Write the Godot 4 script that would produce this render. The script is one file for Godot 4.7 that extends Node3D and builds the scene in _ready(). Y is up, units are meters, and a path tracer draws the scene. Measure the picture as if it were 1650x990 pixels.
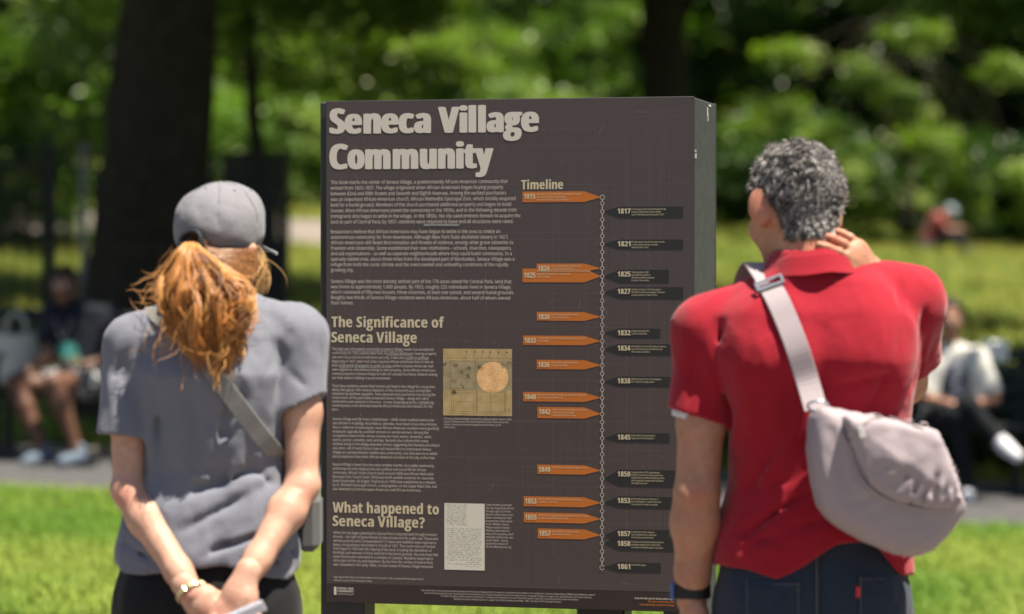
extends Node3D

func _ready() -> void:
	# ---- camera, sky, sun
	var cam := Camera3D.new()
	cam.name = "camera"
	cam.position = Vector3(0, 1.55, 0)
	cam.rotation_degrees.x = -0.956
	cam.near = 0.3
	cam.far = 900.0
	var lens := CameraAttributesPhysical.new()
	lens.frustum_focal_length = 111.8
	lens.exposure_aperture = 2.4
	lens.frustum_focus_distance = 6.75
	lens.exposure_multiplier = 1.0
	cam.attributes = lens
	cam.fov = 12.25
	add_child(cam)
	cam.current = true
	var env := Environment.new()
	env.background_mode = Environment.BG_SKY
	var sky := Sky.new()
	var sm := ProceduralSkyMaterial.new()
	sm.sky_top_color = Color(0.29, 0.36, 0.47)
	sm.sky_horizon_color = Color(0.58, 0.61, 0.64)
	sm.sky_curve = 0.15
	sm.ground_bottom_color = Color(0.16, 0.20, 0.12)
	sm.ground_horizon_color = Color(0.45, 0.50, 0.45)
	sm.sun_angle_max = 4.0
	sky.sky_material = sm
	env.sky = sky
	env.tonemap_mode = Environment.TONE_MAPPER_LINEAR
	env.tonemap_exposure = 2.65
	env.sdfgi_enabled = true
	env.ssao_enabled = true
	env.ssil_enabled = true
	var we := WorldEnvironment.new()
	we.name = "world_environment"
	we.environment = env
	add_child(we)
	var sun := DirectionalLight3D.new()
	sun.name = "sun"
	sun.light_color = Color(1.0, 0.965, 0.90)
	sun.light_energy = 1.6
	sun.light_angular_distance = 0.53
	sun.shadow_enabled = true
	add_child(sun)
	sun.look_at_from_position(SUN_TO * 10.0, Vector3.ZERO, Vector3(0, 0, 1))
	var t0 := Time.get_ticks_msec()
	build_ground()
	build_woods()
	build_furniture()
	build_kiosk()
	print("setting built at ", Time.get_ticks_msec() - t0)
	build_people()
	print("all built at ", Time.get_ticks_msec() - t0)

# ---------------------------------------------------------------- helpers
const SUN_TO := Vector3(0.30, 0.93, 0.17)
var M := {}
var taken := {}
var jobs := []

func numbered(called: String) -> String:
	if not taken.has(called):
		taken[called] = 0
		return called
	taken[called] += 1
	return "%s_%03d" % [called, taken[called]]

func tag(o: Node, label := "", category := "", group := "", kind := "") -> void:
	if label != "": o.set_meta("label", label)
	if category != "": o.set_meta("category", category)
	if group != "": o.set_meta("group", group)
	if kind != "": o.set_meta("kind", kind)

func base(called: String, at: Vector3, turn := 0.0) -> Node3D:
	var o := Node3D.new()
	o.name = numbered(called)
	add_child(o)
	o.position = at
	o.rotation.y = turn
	return o

func put(called: String, mesh: Mesh, mat: Material, parent: Node = null) -> MeshInstance3D:
	var o := MeshInstance3D.new()
	o.name = called if parent else numbered(called)
	o.mesh = mesh
	o.material_override = mat
	if parent: parent.add_child(o, true)
	else: add_child(o)
	return o

func lin(r: float, g: float, b: float) -> Color:
	return Color(r, g, b).linear_to_srgb()

func noise_tex(freq: float, lo: Color, hi: Color, size := 512, kind := FastNoiseLite.TYPE_SIMPLEX_SMOOTH, oct := 4, sd := 1) -> NoiseTexture2D:
	var n := FastNoiseLite.new()
	n.seed = sd
	n.noise_type = kind
	n.frequency = freq
	n.fractal_octaves = oct
	var t := NoiseTexture2D.new()
	t.width = size
	t.height = size
	t.seamless = true
	t.noise = n
	var r := Gradient.new()
	r.set_color(0, lo)
	r.set_color(1, hi)
	t.color_ramp = r
	return t

func mat(c: Color, rough := 0.8, spec := 0.4) -> StandardMaterial3D:
	var m := StandardMaterial3D.new()
	m.albedo_color = c
	m.roughness = rough
	m.metallic_specular = spec
	return m

func tri(m: StandardMaterial3D, scale: float) -> void:
	m.uv1_triplanar = true
	m.uv1_scale = Vector3.ONE * scale

func bump(m: StandardMaterial3D, freq: float, depth: float, oct := 3, sd := 7, size := 512) -> void:
	m.heightmap_enabled = true
	m.heightmap_scale = depth
	m.heightmap_texture = noise_tex(freq, Color.BLACK, Color.WHITE, size, FastNoiseLite.TYPE_SIMPLEX_SMOOTH, oct, sd)

# ---- shapes collected in a SurfaceTool-like builder of plain arrays
class Shape:
	var v := PackedVector3Array()
	var n := PackedVector3Array()
	var c := PackedColorArray()
	var uv := PackedVector2Array()
	var i := PackedInt32Array()
	var col := Color.WHITE
	func quad(a: Vector3, b: Vector3, d: Vector3, e: Vector3) -> void:  # corners in order, seen clockwise from outside
		var nn := (d - a).cross(b - a).normalized() * 1.0
		var at := v.size()
		for p in [a, b, d, e]:
			v.append(p); n.append(nn); c.append(col); uv.append(Vector2.ZERO)
		i.append_array(PackedInt32Array([at, at + 1, at + 2, at, at + 2, at + 3]))
	func tri3(a: Vector3, b: Vector3, d: Vector3) -> void:
		var nn := (d - a).cross(b - a).normalized()
		var at := v.size()
		for p in [a, b, d]:
			v.append(p); n.append(nn); c.append(col); uv.append(Vector2.ZERO)
		i.append_array(PackedInt32Array([at, at + 1, at + 2]))
	func box(lo: Vector3, hi: Vector3, t := Transform3D(), bev := 0.0) -> void:
		if bev <= 0.0:
			hull(lo, hi, t)
			return
		var b := bev
		# bevelled box: three slabs' faces plus chamfers
		var P := func(x, y, z): return t * Vector3(x, y, z)
		var X := [lo.x, lo.x + b, hi.x - b, hi.x]
		var Y := [lo.y, lo.y + b, hi.y - b, hi.y]
		var Z := [lo.z, lo.z + b, hi.z - b, hi.z]
		quad(P.call(X[1], Y[2], Z[3]), P.call(X[2], Y[2], Z[3]), P.call(X[2], Y[1], Z[3]), P.call(X[1], Y[1], Z[3]))
		quad(P.call(X[2], Y[2], Z[0]), P.call(X[1], Y[2], Z[0]), P.call(X[1], Y[1], Z[0]), P.call(X[2], Y[1], Z[0]))
		quad(P.call(X[3], Y[2], Z[2]), P.call(X[3], Y[2], Z[1]), P.call(X[3], Y[1], Z[1]), P.call(X[3], Y[1], Z[2]))
		quad(P.call(X[0], Y[2], Z[1]), P.call(X[0], Y[2], Z[2]), P.call(X[0], Y[1], Z[2]), P.call(X[0], Y[1], Z[1]))
		quad(P.call(X[1], Y[3], Z[1]), P.call(X[2], Y[3], Z[1]), P.call(X[2], Y[3], Z[2]), P.call(X[1], Y[3], Z[2]))
		quad(P.call(X[1], Y[0], Z[2]), P.call(X[2], Y[0], Z[2]), P.call(X[2], Y[0], Z[1]), P.call(X[1], Y[0], Z[1]))
		# twelve chamfers
		quad(P.call(X[1], Y[3], Z[2]), P.call(X[2], Y[3], Z[2]), P.call(X[2], Y[2], Z[3]), P.call(X[1], Y[2], Z[3]))
		quad(P.call(X[1], Y[1], Z[3]), P.call(X[2], Y[1], Z[3]), P.call(X[2], Y[0], Z[2]), P.call(X[1], Y[0], Z[2]))
		quad(P.call(X[2], Y[3], Z[1]), P.call(X[1], Y[3], Z[1]), P.call(X[1], Y[2], Z[0]), P.call(X[2], Y[2], Z[0]))
		quad(P.call(X[2], Y[1], Z[0]), P.call(X[1], Y[1], Z[0]), P.call(X[1], Y[0], Z[1]), P.call(X[2], Y[0], Z[1]))
		quad(P.call(X[2], Y[3], Z[2]), P.call(X[2], Y[3], Z[1]), P.call(X[3], Y[2], Z[1]), P.call(X[3], Y[2], Z[2]))
		quad(P.call(X[3], Y[1], Z[2]), P.call(X[3], Y[1], Z[1]), P.call(X[2], Y[0], Z[1]), P.call(X[2], Y[0], Z[2]))
		quad(P.call(X[1], Y[3], Z[1]), P.call(X[1], Y[3], Z[2]), P.call(X[0], Y[2], Z[2]), P.call(X[0], Y[2], Z[1]))
		quad(P.call(X[0], Y[1], Z[1]), P.call(X[0], Y[1], Z[2]), P.call(X[1], Y[0], Z[2]), P.call(X[1], Y[0], Z[1]))
		quad(P.call(X[2], Y[2], Z[3]), P.call(X[3], Y[2], Z[2]), P.call(X[3], Y[1], Z[2]), P.call(X[2], Y[1], Z[3]))
		quad(P.call(X[3], Y[2], Z[1]), P.call(X[2], Y[2], Z[0]), P.call(X[2], Y[1], Z[0]), P.call(X[3], Y[1], Z[1]))
		quad(P.call(X[0], Y[2], Z[2]), P.call(X[1], Y[2], Z[3]), P.call(X[1], Y[1], Z[3]), P.call(X[0], Y[1], Z[2]))
		quad(P.call(X[1], Y[2], Z[0]), P.call(X[0], Y[2], Z[1]), P.call(X[0], Y[1], Z[1]), P.call(X[1], Y[1], Z[0]))
		for sx in [0, 3]:
			for sy in [0, 3]:
				for sz in [0, 3]:
					var ax: Vector3 = P.call(X[sx], Y[1 if sy == 0 else 2], Z[1 if sz == 0 else 2])
					var ay: Vector3 = P.call(X[1 if sx == 0 else 2], Y[sy], Z[1 if sz == 0 else 2])
					var az: Vector3 = P.call(X[1 if sx == 0 else 2], Y[1 if sy == 0 else 2], Z[sz])
					if ((sx > 0) != (sy > 0)) != (sz > 0): tri3(ax, az, ay)
					else: tri3(ax, ay, az)
	func hull(lo: Vector3, hi: Vector3, t: Transform3D) -> void:
		var p := []
		for k in 8:
			p.append(t * Vector3(hi.x if k & 1 else lo.x, hi.y if k & 2 else lo.y, hi.z if k & 4 else lo.z))
		quad(p[6], p[7], p[5], p[4])
		quad(p[3], p[2], p[0], p[1])
		quad(p[7], p[3], p[1], p[5])
		quad(p[2], p[6], p[4], p[0])
		quad(p[2], p[3], p[7], p[6])
		quad(p[4], p[5], p[1], p[0])
	func tube(pts: Array, radii: Array, sides := 8, cols: Array = [], closed := true) -> void:
		var at := v.size()
		var count := pts.size()
		var t0: Vector3 = (pts[1] - pts[0]).normalized()
		var side := t0.cross(Vector3.UP if absf(t0.y) < 0.9 else Vector3.RIGHT).normalized()
		for k in count:
			var t: Vector3 = (pts[mini(k + 1, count - 1)] - pts[maxi(k - 1, 0)]).normalized()
			side = (side - t * side.dot(t)).normalized()
			var up := t.cross(side)
			for s in sides:
				var a := TAU * s / sides
				var d := side * cos(a) + up * sin(a)
				v.append(pts[k] + d * radii[k]); n.append(d); uv.append(Vector2(float(s) / sides, float(k)))
				c.append(cols[k] if cols.size() else col)
		for k in count - 1:
			for s in sides:
				var a := at + k * sides + s
				var b := at + k * sides + (s + 1) % sides
				i.append_array(PackedInt32Array([a, a + sides, b + sides, a, b + sides, b]))
		if closed:
			for e in [0, count - 1]:
				var m := v.size()
				v.append(pts[e]); n.append((pts[0] - pts[1]).normalized() if e == 0 else (pts[e] - pts[e - 1]).normalized()); uv.append(Vector2.ZERO)
				c.append(cols[e] if cols.size() else col)
				for s in sides:
					var a: int = at + e * sides + s
					var b: int = at + e * sides + (s + 1) % sides
					i.append_array(PackedInt32Array([m, a, b] if e == 0 else [m, b, a]))
	func mesh() -> ArrayMesh:
		var arr := []
		arr.resize(Mesh.ARRAY_MAX)
		arr[Mesh.ARRAY_VERTEX] = v
		arr[Mesh.ARRAY_NORMAL] = n
		arr[Mesh.ARRAY_COLOR] = c
		arr[Mesh.ARRAY_TEX_UV] = uv
		arr[Mesh.ARRAY_INDEX] = i
		var m := ArrayMesh.new()
		m.add_surface_from_arrays(Mesh.PRIMITIVE_TRIANGLES, arr)
		return m

# ---- bodies and cloth: distance fields meshed as surface nets
class Prim:
	var k := 0.02          # how widely it blends with what came before
	var cut := false       # carve instead of join
	func d(_p: Vector3) -> float: return 1e9

class Cone extends Prim:   # tapered capsule, may be cut flat at its end, squashed along one axis
	var a: Vector3
	var b: Vector3
	var ab: Vector3
	var inv: float
	var ra: float
	var rb: float
	var flat := false
	var fn: Vector3
	var squash := Vector3.ZERO   # unit axis along which it is thinner
	var sq := 1.0
	func _init(pa: Vector3, pb: Vector3, r0: float, r1: float, kk := 0.02) -> void:
		a = pa; b = pb; ab = pb - pa; inv = 1.0 / maxf(ab.length_squared(), 1e-9); ra = r0; rb = r1; k = kk
		fn = ab.normalized()
	func end(n := Vector3.ZERO) -> Cone:
		flat = true
		if n != Vector3.ZERO: fn = n.normalized()
		return self
	func thin(axis: Vector3, s: float) -> Cone:
		squash = axis.normalized(); sq = s
		return self
	func carve() -> Cone:
		cut = true
		return self
	func d(p: Vector3) -> float:
		var h := clampf((p - a).dot(ab) * inv, 0.0, 1.0)
		var q := p - a - ab * h
		var r := lerpf(ra, rb, h)
		var e: float
		if sq != 1.0:
			var s := q.dot(squash)
			q += squash * (s / sq - s)
			var l := q.length()
			e = (l - r) * (1.0 if l < 1e-6 else lerpf(1.0, sq, absf(s / sq) / l))
		else:
			e = q.length() - r
		if flat: e = maxf(e, (p - b).dot(fn))
		return e

class Ball extends Prim:   # ellipsoid with its own axes
	var o: Vector3
	var w: Basis
	var r: Vector3
	func _init(at: Vector3, radii: Vector3, turn := Basis(), kk := 0.02) -> void:
		o = at; r = radii; w = turn.transposed(); k = kk
	func carve() -> Ball:
		cut = true
		return self
	func d(p: Vector3) -> float:
		var q := w * (p - o)
		var k0 := (q / r).length()
		var k1 := (q / (r * r)).length()
		return k0 * (k0 - 1.0) / maxf(k1, 1e-6) if k0 > 0.05 else -minf(r.x, minf(r.y, r.z))

class Stack extends Prim:  # ellipses at rising heights: [y, half width, half depth, middle x, middle z, squareness]
	var rows: Array
	var lo: float
	var hi: float
	var hem : Callable
	func _init(r: Array, kk := 0.03) -> void:
		rows = r; k = kk; lo = r[0][0]; hi = r[-1][0]
	func d(p: Vector3) -> float:
		var y := clampf(p.y, lo, hi)
		var j := 0
		while j < rows.size() - 2 and rows[j + 1][0] < y: j += 1
		var A: Array = rows[j]
		var B: Array = rows[j + 1]
		var t: float = (y - A[0]) / (B[0] - A[0])
		t = t * t * (3.0 - 2.0 * t) * 0.5 + t * 0.5
		var ra := lerpf(A[1], B[1], t)
		var rb := lerpf(A[2], B[2], t)
		var x := absf(p.x - lerpf(A[3], B[3], t)) / ra
		var z := absf(p.z - lerpf(A[4], B[4], t)) / rb
		var k0 := pow(pow(x, 2.4) + pow(z, 2.4), 1.0 / 2.4)
		var k1 := sqrt(x * x / (ra * ra) + z * z / (rb * rb))
		var e := k0 * (k0 - 1.0) / maxf(k1, 1e-5) if k0 > 0.1 else -minf(ra, rb)
		var over := absf(p.y - y)
		if over > 0.0: e = maxf(e, 0.0) + over if e > 0 else maxf(e, over)
		if hem.is_valid(): e = maxf(e, hem.call(p) - p.y)
		return e

class Fold:                # a crease: a soft ridge (or valley) along a line
	var a: Vector3
	var ab: Vector3
	var inv: float
	var amp: float
	var w2: float
	var reach: float
	func _init(pa: Vector3, pb: Vector3, height: float, width: float) -> void:
		a = pa; ab = pb - pa; inv = 1.0 / ab.length_squared(); amp = height; w2 = 1.0 / (width * width); reach = width * 2.65
	func at(p: Vector3) -> float:
		var h := clampf((p - a).dot(ab) * inv, 0.0, 1.0)
		var q := (p - a - ab * h).length_squared() * w2
		return amp * (0.45 * exp(-q) + 0.55 * exp(-1.7 * sqrt(q))) * (0.25 + 3.0 * h * (1.0 - h)) if q < 7.0 else 0.0

class Field:
	var prims: Array[Prim] = []
	var folds: Array[Fold] = []
	var cell := 0.01
	var lo: Vector3
	var hi: Vector3
	var wave: FastNoiseLite        # extra crumple
	var wave_amp := 0.0
	var wave_scale := Vector3.ONE
	var clip : Callable         # extra carving: returns a distance to intersect with
	var tint : Callable         # colour of a point
	var v := PackedVector3Array()
	var n := PackedVector3Array()
	var c := PackedColorArray()
	var i := PackedInt32Array()
	func add(p: Prim) -> Field:
		prims.append(p)
		return self
	func crease(a: Vector3, b: Vector3, height: float, width: float) -> void:
		folds.append(Fold.new(a, b, height, width))
	func value(p: Vector3, use: Array[Prim], bent: Array[Fold]) -> float:
		var e := 1e3
		var calm := 1.0                # folds die out towards an opening
		for q in use:
			var x := q.d(p)
			if q.cut:
				calm = minf(calm, clampf(x * 32.0 + 0.05, 0.12, 1.0))
				var h := maxf(q.k - absf(e + x), 0.0) / q.k
				e = maxf(e, -x) + h * h * q.k * 0.25
			else:
				var h := maxf(q.k - absf(e - x), 0.0) / q.k
				e = minf(e, x) - h * h * q.k * 0.25
		for f in bent: e -= f.at(p) * calm
		if wave_amp > 0.0: e -= calm * wave_amp * wave.get_noise_3dv(p * wave_scale)
		if clip.is_valid(): e = maxf(e, clip.call(p))
		return e
	func run() -> void:
		const B := 6
		var size := ((hi - lo) / cell).ceil()
		var nx := (int(size.x) / B + 1) * B + 1
		var ny := (int(size.y) / B + 1) * B + 1
		var nz := (int(size.z) / B + 1) * B + 1
		var g := PackedFloat32Array()
		g.resize(nx * ny * nz)
		g.fill(1.0)
		var live := []
		var half := cell * B * 0.5 * 1.7321
		for bz in range(0, nz - 1, B):
			for by in range(0, ny - 1, B):
				for bx in range(0, nx - 1, B):
					var mid := lo + Vector3(bx + B * 0.5, by + B * 0.5, bz + B * 0.5) * cell
					var use: Array[Prim] = []
					var e := 1e3
					var ds := PackedFloat32Array()
					for q in prims:
						var x := q.d(mid)
						ds.append(x)
						if not q.cut: e = minf(e, x - q.k * 0.3)
					if e > half * 1.25 + 0.02: continue
					for j in prims.size():
						if prims[j].cut:
							if ds[j] < half * 1.3 + prims[j].k + 0.04: use.append(prims[j])
						elif ds[j] < e + half * 2.6 + prims[j].k + 0.02: use.append(prims[j])
					var bent: Array[Fold] = []
					for f in folds:
						var h := clampf((mid - f.a).dot(f.ab) * f.inv, 0.0, 1.0)
						if (mid - f.a - f.ab * h).length() < f.reach + half: bent.append(f)
					var inside := value(mid, use, bent)
					var ex := 1 if bx + B >= nx - 1 else 0
					var ey := 1 if by + B >= ny - 1 else 0
					var ez := 1 if bz + B >= nz - 1 else 0
					if inside < -half * 1.35 - 0.02:
						for z in range(bz, bz + B + ez):
							for y in range(by, by + B + ey):
								for x in range(bx, bx + B + ex):
									g[(z * ny + y) * nx + x] = -1.0
						continue
					live.append(Vector3i(bx, by, bz))
					for z in range(bz, bz + B + ez):
						for y in range(by, by + B + ey):
							var row := (z * ny + y) * nx
							for x in range(bx, bx + B + ex):
								g[row + x] = value(lo + Vector3(x, y, z) * cell, use, bent)
		# a layer of cells round the live blocks is looked at too
		var ids := {}
		var order := PackedInt32Array()
		var nxy := nx * ny
		var off := PackedInt32Array([0, 1, nx, nx + 1, nxy, nxy + 1, nxy + nx, nxy + nx + 1])
		var corner := [Vector3(0, 0, 0), Vector3(1, 0, 0), Vector3(0, 1, 0), Vector3(1, 1, 0), Vector3(0, 0, 1), Vector3(1, 0, 1), Vector3(0, 1, 1), Vector3(1, 1, 1)]
		var edges := [0, 1, 2, 3, 4, 5, 6, 7, 0, 2, 1, 3, 4, 6, 5, 7, 0, 4, 1, 5, 2, 6, 3, 7]
		for bl in live:
			for z in range(maxi(bl.z - 1, 0), mini(bl.z + B, nz - 1)):
				for y in range(maxi(bl.y - 1, 0), mini(bl.y + B, ny - 1)):
					for x in range(maxi(bl.x - 1, 0), mini(bl.x + B, nx - 1)):
						var at: int = z * nxy + y * nx + x
						var m := 0
						for j in 8:
							if g[at + off[j]] < 0.0: m += 1
						if m == 0 or m == 8 or ids.has(at): continue
						var sum := Vector3.ZERO
						var cnt := 0
						for j in range(0, 24, 2):
							var ga := g[at + off[edges[j]]]
							var gb := g[at + off[edges[j + 1]]]
							if (ga < 0.0) != (gb < 0.0):
								sum += corner[edges[j]].lerp(corner[edges[j + 1]], ga / (ga - gb))
								cnt += 1
						ids[at] = v.size()
						order.append(at)
						v.append(lo + (Vector3(x, y, z) + sum / cnt) * cell)
		n.resize(v.size())
		for at in order:
			var me := g[at] < 0.0
			# the three edges that leave this cell's low corner
			if (g[at + 1] < 0.0) != me: face(ids, at, at - nx, at - nx - nxy, at - nxy, me)
			if (g[at + nx] < 0.0) != me: face(ids, at, at - nxy, at - nxy - 1, at - 1, me)
			if (g[at + nxy] < 0.0) != me: face(ids, at, at - 1, at - 1 - nx, at - nx, me)
		for k in n.size(): n[k] = n[k].normalized()
		if tint.is_valid():
			for p in v: c.append(tint.call(p))
	func face(ids: Dictionary, a: int, b: int, cc: int, e: int, me: bool) -> void:
		if not (ids.has(b) and ids.has(cc) and ids.has(e)): return
		var q0: int = ids[a]
		var q1: int = ids[b] if me else ids[e]
		var q2: int = ids[cc]
		var q3: int = ids[e] if me else ids[b]
		var nn := (v[q2] - v[q0]).cross(v[q3] - v[q1])
		n[q0] += nn; n[q1] += nn; n[q2] += nn; n[q3] += nn
		i.append_array(PackedInt32Array([q0, q2, q1, q0, q3, q2]))
	func append_to(s: Shape) -> void:
		var at := s.v.size()
		s.v.append_array(v)
		s.n.append_array(n)
		for k in v.size():
			s.c.append(c[k] if c.size() else Color.WHITE)
			s.uv.append(Vector2.ZERO)
		for k in i: s.i.append(k + at)

func field_mesh(fs: Array) -> ArrayMesh:
	var s := Shape.new()
	for f in fs: f.append_to(s)
	return s.mesh()

# every body and garment is queued here and meshed on all cores at once
func queue(f: Field) -> Field:
	jobs.append(f)
	return f

func run_jobs() -> void:
	var t := Time.get_ticks_msec()
	var id := WorkerThreadPool.add_group_task(func(k: int): jobs[k].run(), jobs.size(), -1, true)
	WorkerThreadPool.wait_for_group_task_completion(id)
	print("fields meshed in ", Time.get_ticks_msec() - t, " ms")

# ---------------------------------------------------------------- ground, path, grass
func ground(x: float, z: float) -> float:
	var s := maxf(-z - 22.0, 0.0)
	var h := 0.135 - 0.04 * clampf(x, -9.0, 9.0)
	h += 0.083 * s * s / (s + 4.0)
	s = maxf(-z - 70.0, 0.0)
	h += 0.22 * s * s / (s + 15.0)
	return h

func strip(x0: float, x1: float, z0: float, z1: float, xs: int, zs: int, lift: float) -> ArrayMesh:
	var s := Shape.new()
	for j in zs + 1:
		for k in xs + 1:
			var p := Vector3(lerpf(x0, x1, float(k) / xs), 0, lerpf(z0, z1, float(j) / zs))
			p.y = ground(p.x, p.z) + lift
			s.v.append(p); s.c.append(Color.WHITE); s.uv.append(Vector2(p.x, p.z))
			s.n.append(Vector3(ground(p.x - 0.1, p.z) - ground(p.x + 0.1, p.z), 0.2, ground(p.x, p.z - 0.1) - ground(p.x, p.z + 0.1)).normalized())
	for j in zs:
		for k in xs:
			var a := j * (xs + 1) + k
			s.i.append_array(PackedInt32Array([a, a + xs + 1, a + xs + 2, a, a + xs + 2, a + 1]))
	return s.mesh()

func scatter(called: String, mesh: Mesh, m: Material, places: Array, cols: PackedColorArray, parent: Node = null) -> MultiMeshInstance3D:
	var mm := MultiMesh.new()
	mm.transform_format = MultiMesh.TRANSFORM_3D
	mm.use_colors = true
	mm.mesh = mesh
	mm.instance_count = places.size()
	for k in places.size():
		mm.set_instance_transform(k, places[k])
		mm.set_instance_color(k, cols[k])
	var o := MultiMeshInstance3D.new()
	o.name = called if parent else numbered(called)
	o.multimesh = mm
	o.material_override = m
	if parent: parent.add_child(o, true)
	else: add_child(o)
	return o

func tuft_mesh(sd: int, blades: int, h: float) -> ArrayMesh:
	var r := RandomNumberGenerator.new()
	r.seed = sd
	var s := Shape.new()
	for k in blades:
		var o := Vector3(r.randfn() * 0.02, 0, r.randfn() * 0.02)
		var a := r.randf() * TAU
		var out := Vector3(cos(a), 0, sin(a))
		var side := Vector3(-sin(a), 0, cos(a)) * r.randf_range(0.0014, 0.0026)
		var hh := h * r.randf_range(0.6, 1.2)
		var lean := r.randf_range(0.15, 0.9)
		var mid := o + Vector3(0, hh * 0.6, 0) + out * hh * lean * 0.3
		var tip := o + Vector3(0, hh * (1.0 - lean * 0.25), 0) + out * hh * lean
		s.quad(mid - side * 0.8, mid + side * 0.8, o + side, o - side)
		s.tri3(tip, mid + side * 0.8, mid - side * 0.8)
	return s.mesh()

func build_ground() -> void:
	var gm := mat(Color.WHITE, 0.95, 0.2)
	gm.albedo_texture = noise_tex(0.012, lin(0.075, 0.115, 0.02), lin(0.17, 0.185, 0.045), 1024, FastNoiseLite.TYPE_SIMPLEX_SMOOTH, 6, 21)
	tri(gm, 0.11)
	gm.uv1_world_triplanar = true
	gm.detail_enabled = true
	gm.detail_blend_mode = BaseMaterial3D.BLEND_MODE_MUL
	gm.detail_uv_layer = BaseMaterial3D.DETAIL_UV_2
	gm.uv2_triplanar = true
	gm.uv2_world_triplanar = true
	gm.uv2_scale = Vector3.ONE * 1.3
	gm.detail_albedo = noise_tex(0.06, Color(0.55, 0.6, 0.5), Color(1, 1, 1), 512, FastNoiseLite.TYPE_SIMPLEX_SMOOTH, 5, 9)
	var g := put("ground", strip(-260, 260, 60, -60, 104, 120, 0.0), gm)
	# the sheet goes on to the horizon
	var s := Shape.new()
	var src := strip(-260, 260, -60, -420, 60, 60, 0.0)
	var a := src.surface_get_arrays(0)
	var b: Array = g.mesh.surface_get_arrays(0)
	for half in [b, a]:
		var at := s.v.size()
		s.v.append_array(half[Mesh.ARRAY_VERTEX]); s.n.append_array(half[Mesh.ARRAY_NORMAL]); s.c.append_array(half[Mesh.ARRAY_COLOR]); s.uv.append_array(half[Mesh.ARRAY_TEX_UV])
		for k in half[Mesh.ARRAY_INDEX]: s.i.append(k + at)
	g.mesh = s.mesh()
	tag(g, "grassy ground rising to a wooded hill behind the benches", "ground", "", "structure")
	# asphalt path
	var am := mat(Color.WHITE, 0.85, 0.35)
	am.albedo_texture = noise_tex(0.05, lin(0.040, 0.040, 0.043), lin(0.105, 0.10, 0.098), 1024, FastNoiseLite.TYPE_SIMPLEX_SMOOTH, 6, 31)
	tri(am, 0.6)
	am.uv1_world_triplanar = true
	bump(am, 0.2, 0.4)
	var p := put("path", strip(-40, 40, -16.1, -19.3, 80, 4, 0.006), am)
	tag(p, "dark asphalt park path running past the benches", "path", "", "structure")
	var dm := mat(Color.WHITE, 0.95, 0.2)
	dm.albedo_texture = noise_tex(0.04, lin(0.12, 0.10, 0.085), lin(0.21, 0.18, 0.15), 1024, FastNoiseLite.TYPE_SIMPLEX_SMOOTH, 6, 33)
	tri(dm, 0.7)
	dm.uv1_world_triplanar = true
	tag(put("footpath", strip(-30, 30, 3.0, -10.2, 60, 12, 0.006), dm), "tan packed-earth walk where the kiosk and its readers stand", "path", "", "structure")
	var fm := mat(Color.WHITE, 0.9, 0.3)
	fm.albedo_texture = noise_tex(0.04, lin(0.15, 0.125, 0.11), lin(0.22, 0.185, 0.165), 512, FastNoiseLite.TYPE_SIMPLEX_SMOOTH, 5, 35)
	tri(fm, 0.4)
	fm.uv1_world_triplanar = true
	tag(put("far_path", strip(-34, 0.8, -43.5, -48.5, 40, 10, 0.03), fm), "pale sunlit path crossing the far lawn left of the kiosk", "path", "", "structure")
	var em := mat(lin(0.30, 0.27, 0.23), 0.9, 0.3)
	em.albedo_texture = noise_tex(0.03, Color(0.6, 0.6, 0.6), Color(1, 1, 1), 256, FastNoiseLite.TYPE_SIMPLEX_SMOOTH, 5, 4)
	tri(em, 1.5)
	for side in [-16.05, -19.35]:
		for k in 16:
			var x0 := -8.0 + k * 1.0
			s = Shape.new()
			s.box(Vector3(0.006, -0.15, -0.055), Vector3(0.994, 0.03, 0.055), Transform3D(), 0.012)
			var o := put("edging_stone", s.mesh(), em, p)
			o.position = Vector3(x0, ground(x0, side), side)
			o.rotation.z = -0.04
	# grass
	var r := RandomNumberGenerator.new()
	r.seed = 77
	var gr := mat(Color.WHITE, 0.55, 0.4)
	gr.vertex_color_use_as_albedo = true
	gr.backlight_enabled = true
	gr.backlight = Color(0.5, 0.55, 0.25)
	var lots := [[-4.4, 4.4, -15.98, -10.5, 46000, 1.0, 0.075], [-14.0, 14.0, -60.0, -19.5, 30000, 2.2, 0.075]]
	var n := FastNoiseLite.new()
	n.seed = 6
	n.frequency = 0.35
	for q in lots:
		var places := []
		var cols := PackedColorArray()
		for k in q[4]:
			var x := r.randf_range(q[0], q[1])
			var z := r.randf_range(q[2], q[3])
			var f := r.randf_range(0.7, 1.3) * float(q[5])
			if x < 1.0 and z < -43.4 and z > -48.6: continue
			places.append(Transform3D(Basis(Vector3.UP, r.randf() * TAU).scaled(Vector3(f, f * r.randf_range(0.8, 1.2), f)), Vector3(x, ground(x, z) - 0.004, z)))
			var t := clampf(n.get_noise_2d(x, z * 0.6) * 1.2 + 0.45 + r.randf_range(-0.3, 0.3), 0.0, 1.0)
			if q[5] > 1.5: t = clampf(t + 0.45, 0.0, 1.0)
			cols.append(Color(0.105, 0.205, 0.018).lerp(Color(0.30, 0.30, 0.05) if q[5] > 1.5 else Color(0.26, 0.31, 0.05), t) * r.randf_range(0.75, 1.2))
		var o := scatter("lawn_grass", tuft_mesh(5 + int(q[5]), 11, q[6]), gr, places, cols)
		tag(o, "short bright green lawn grass in front of the path" if q[5] < 1.5 else "sunlit yellowish lawn grass on the slope behind the benches", "grass", "", "stuff")

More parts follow.
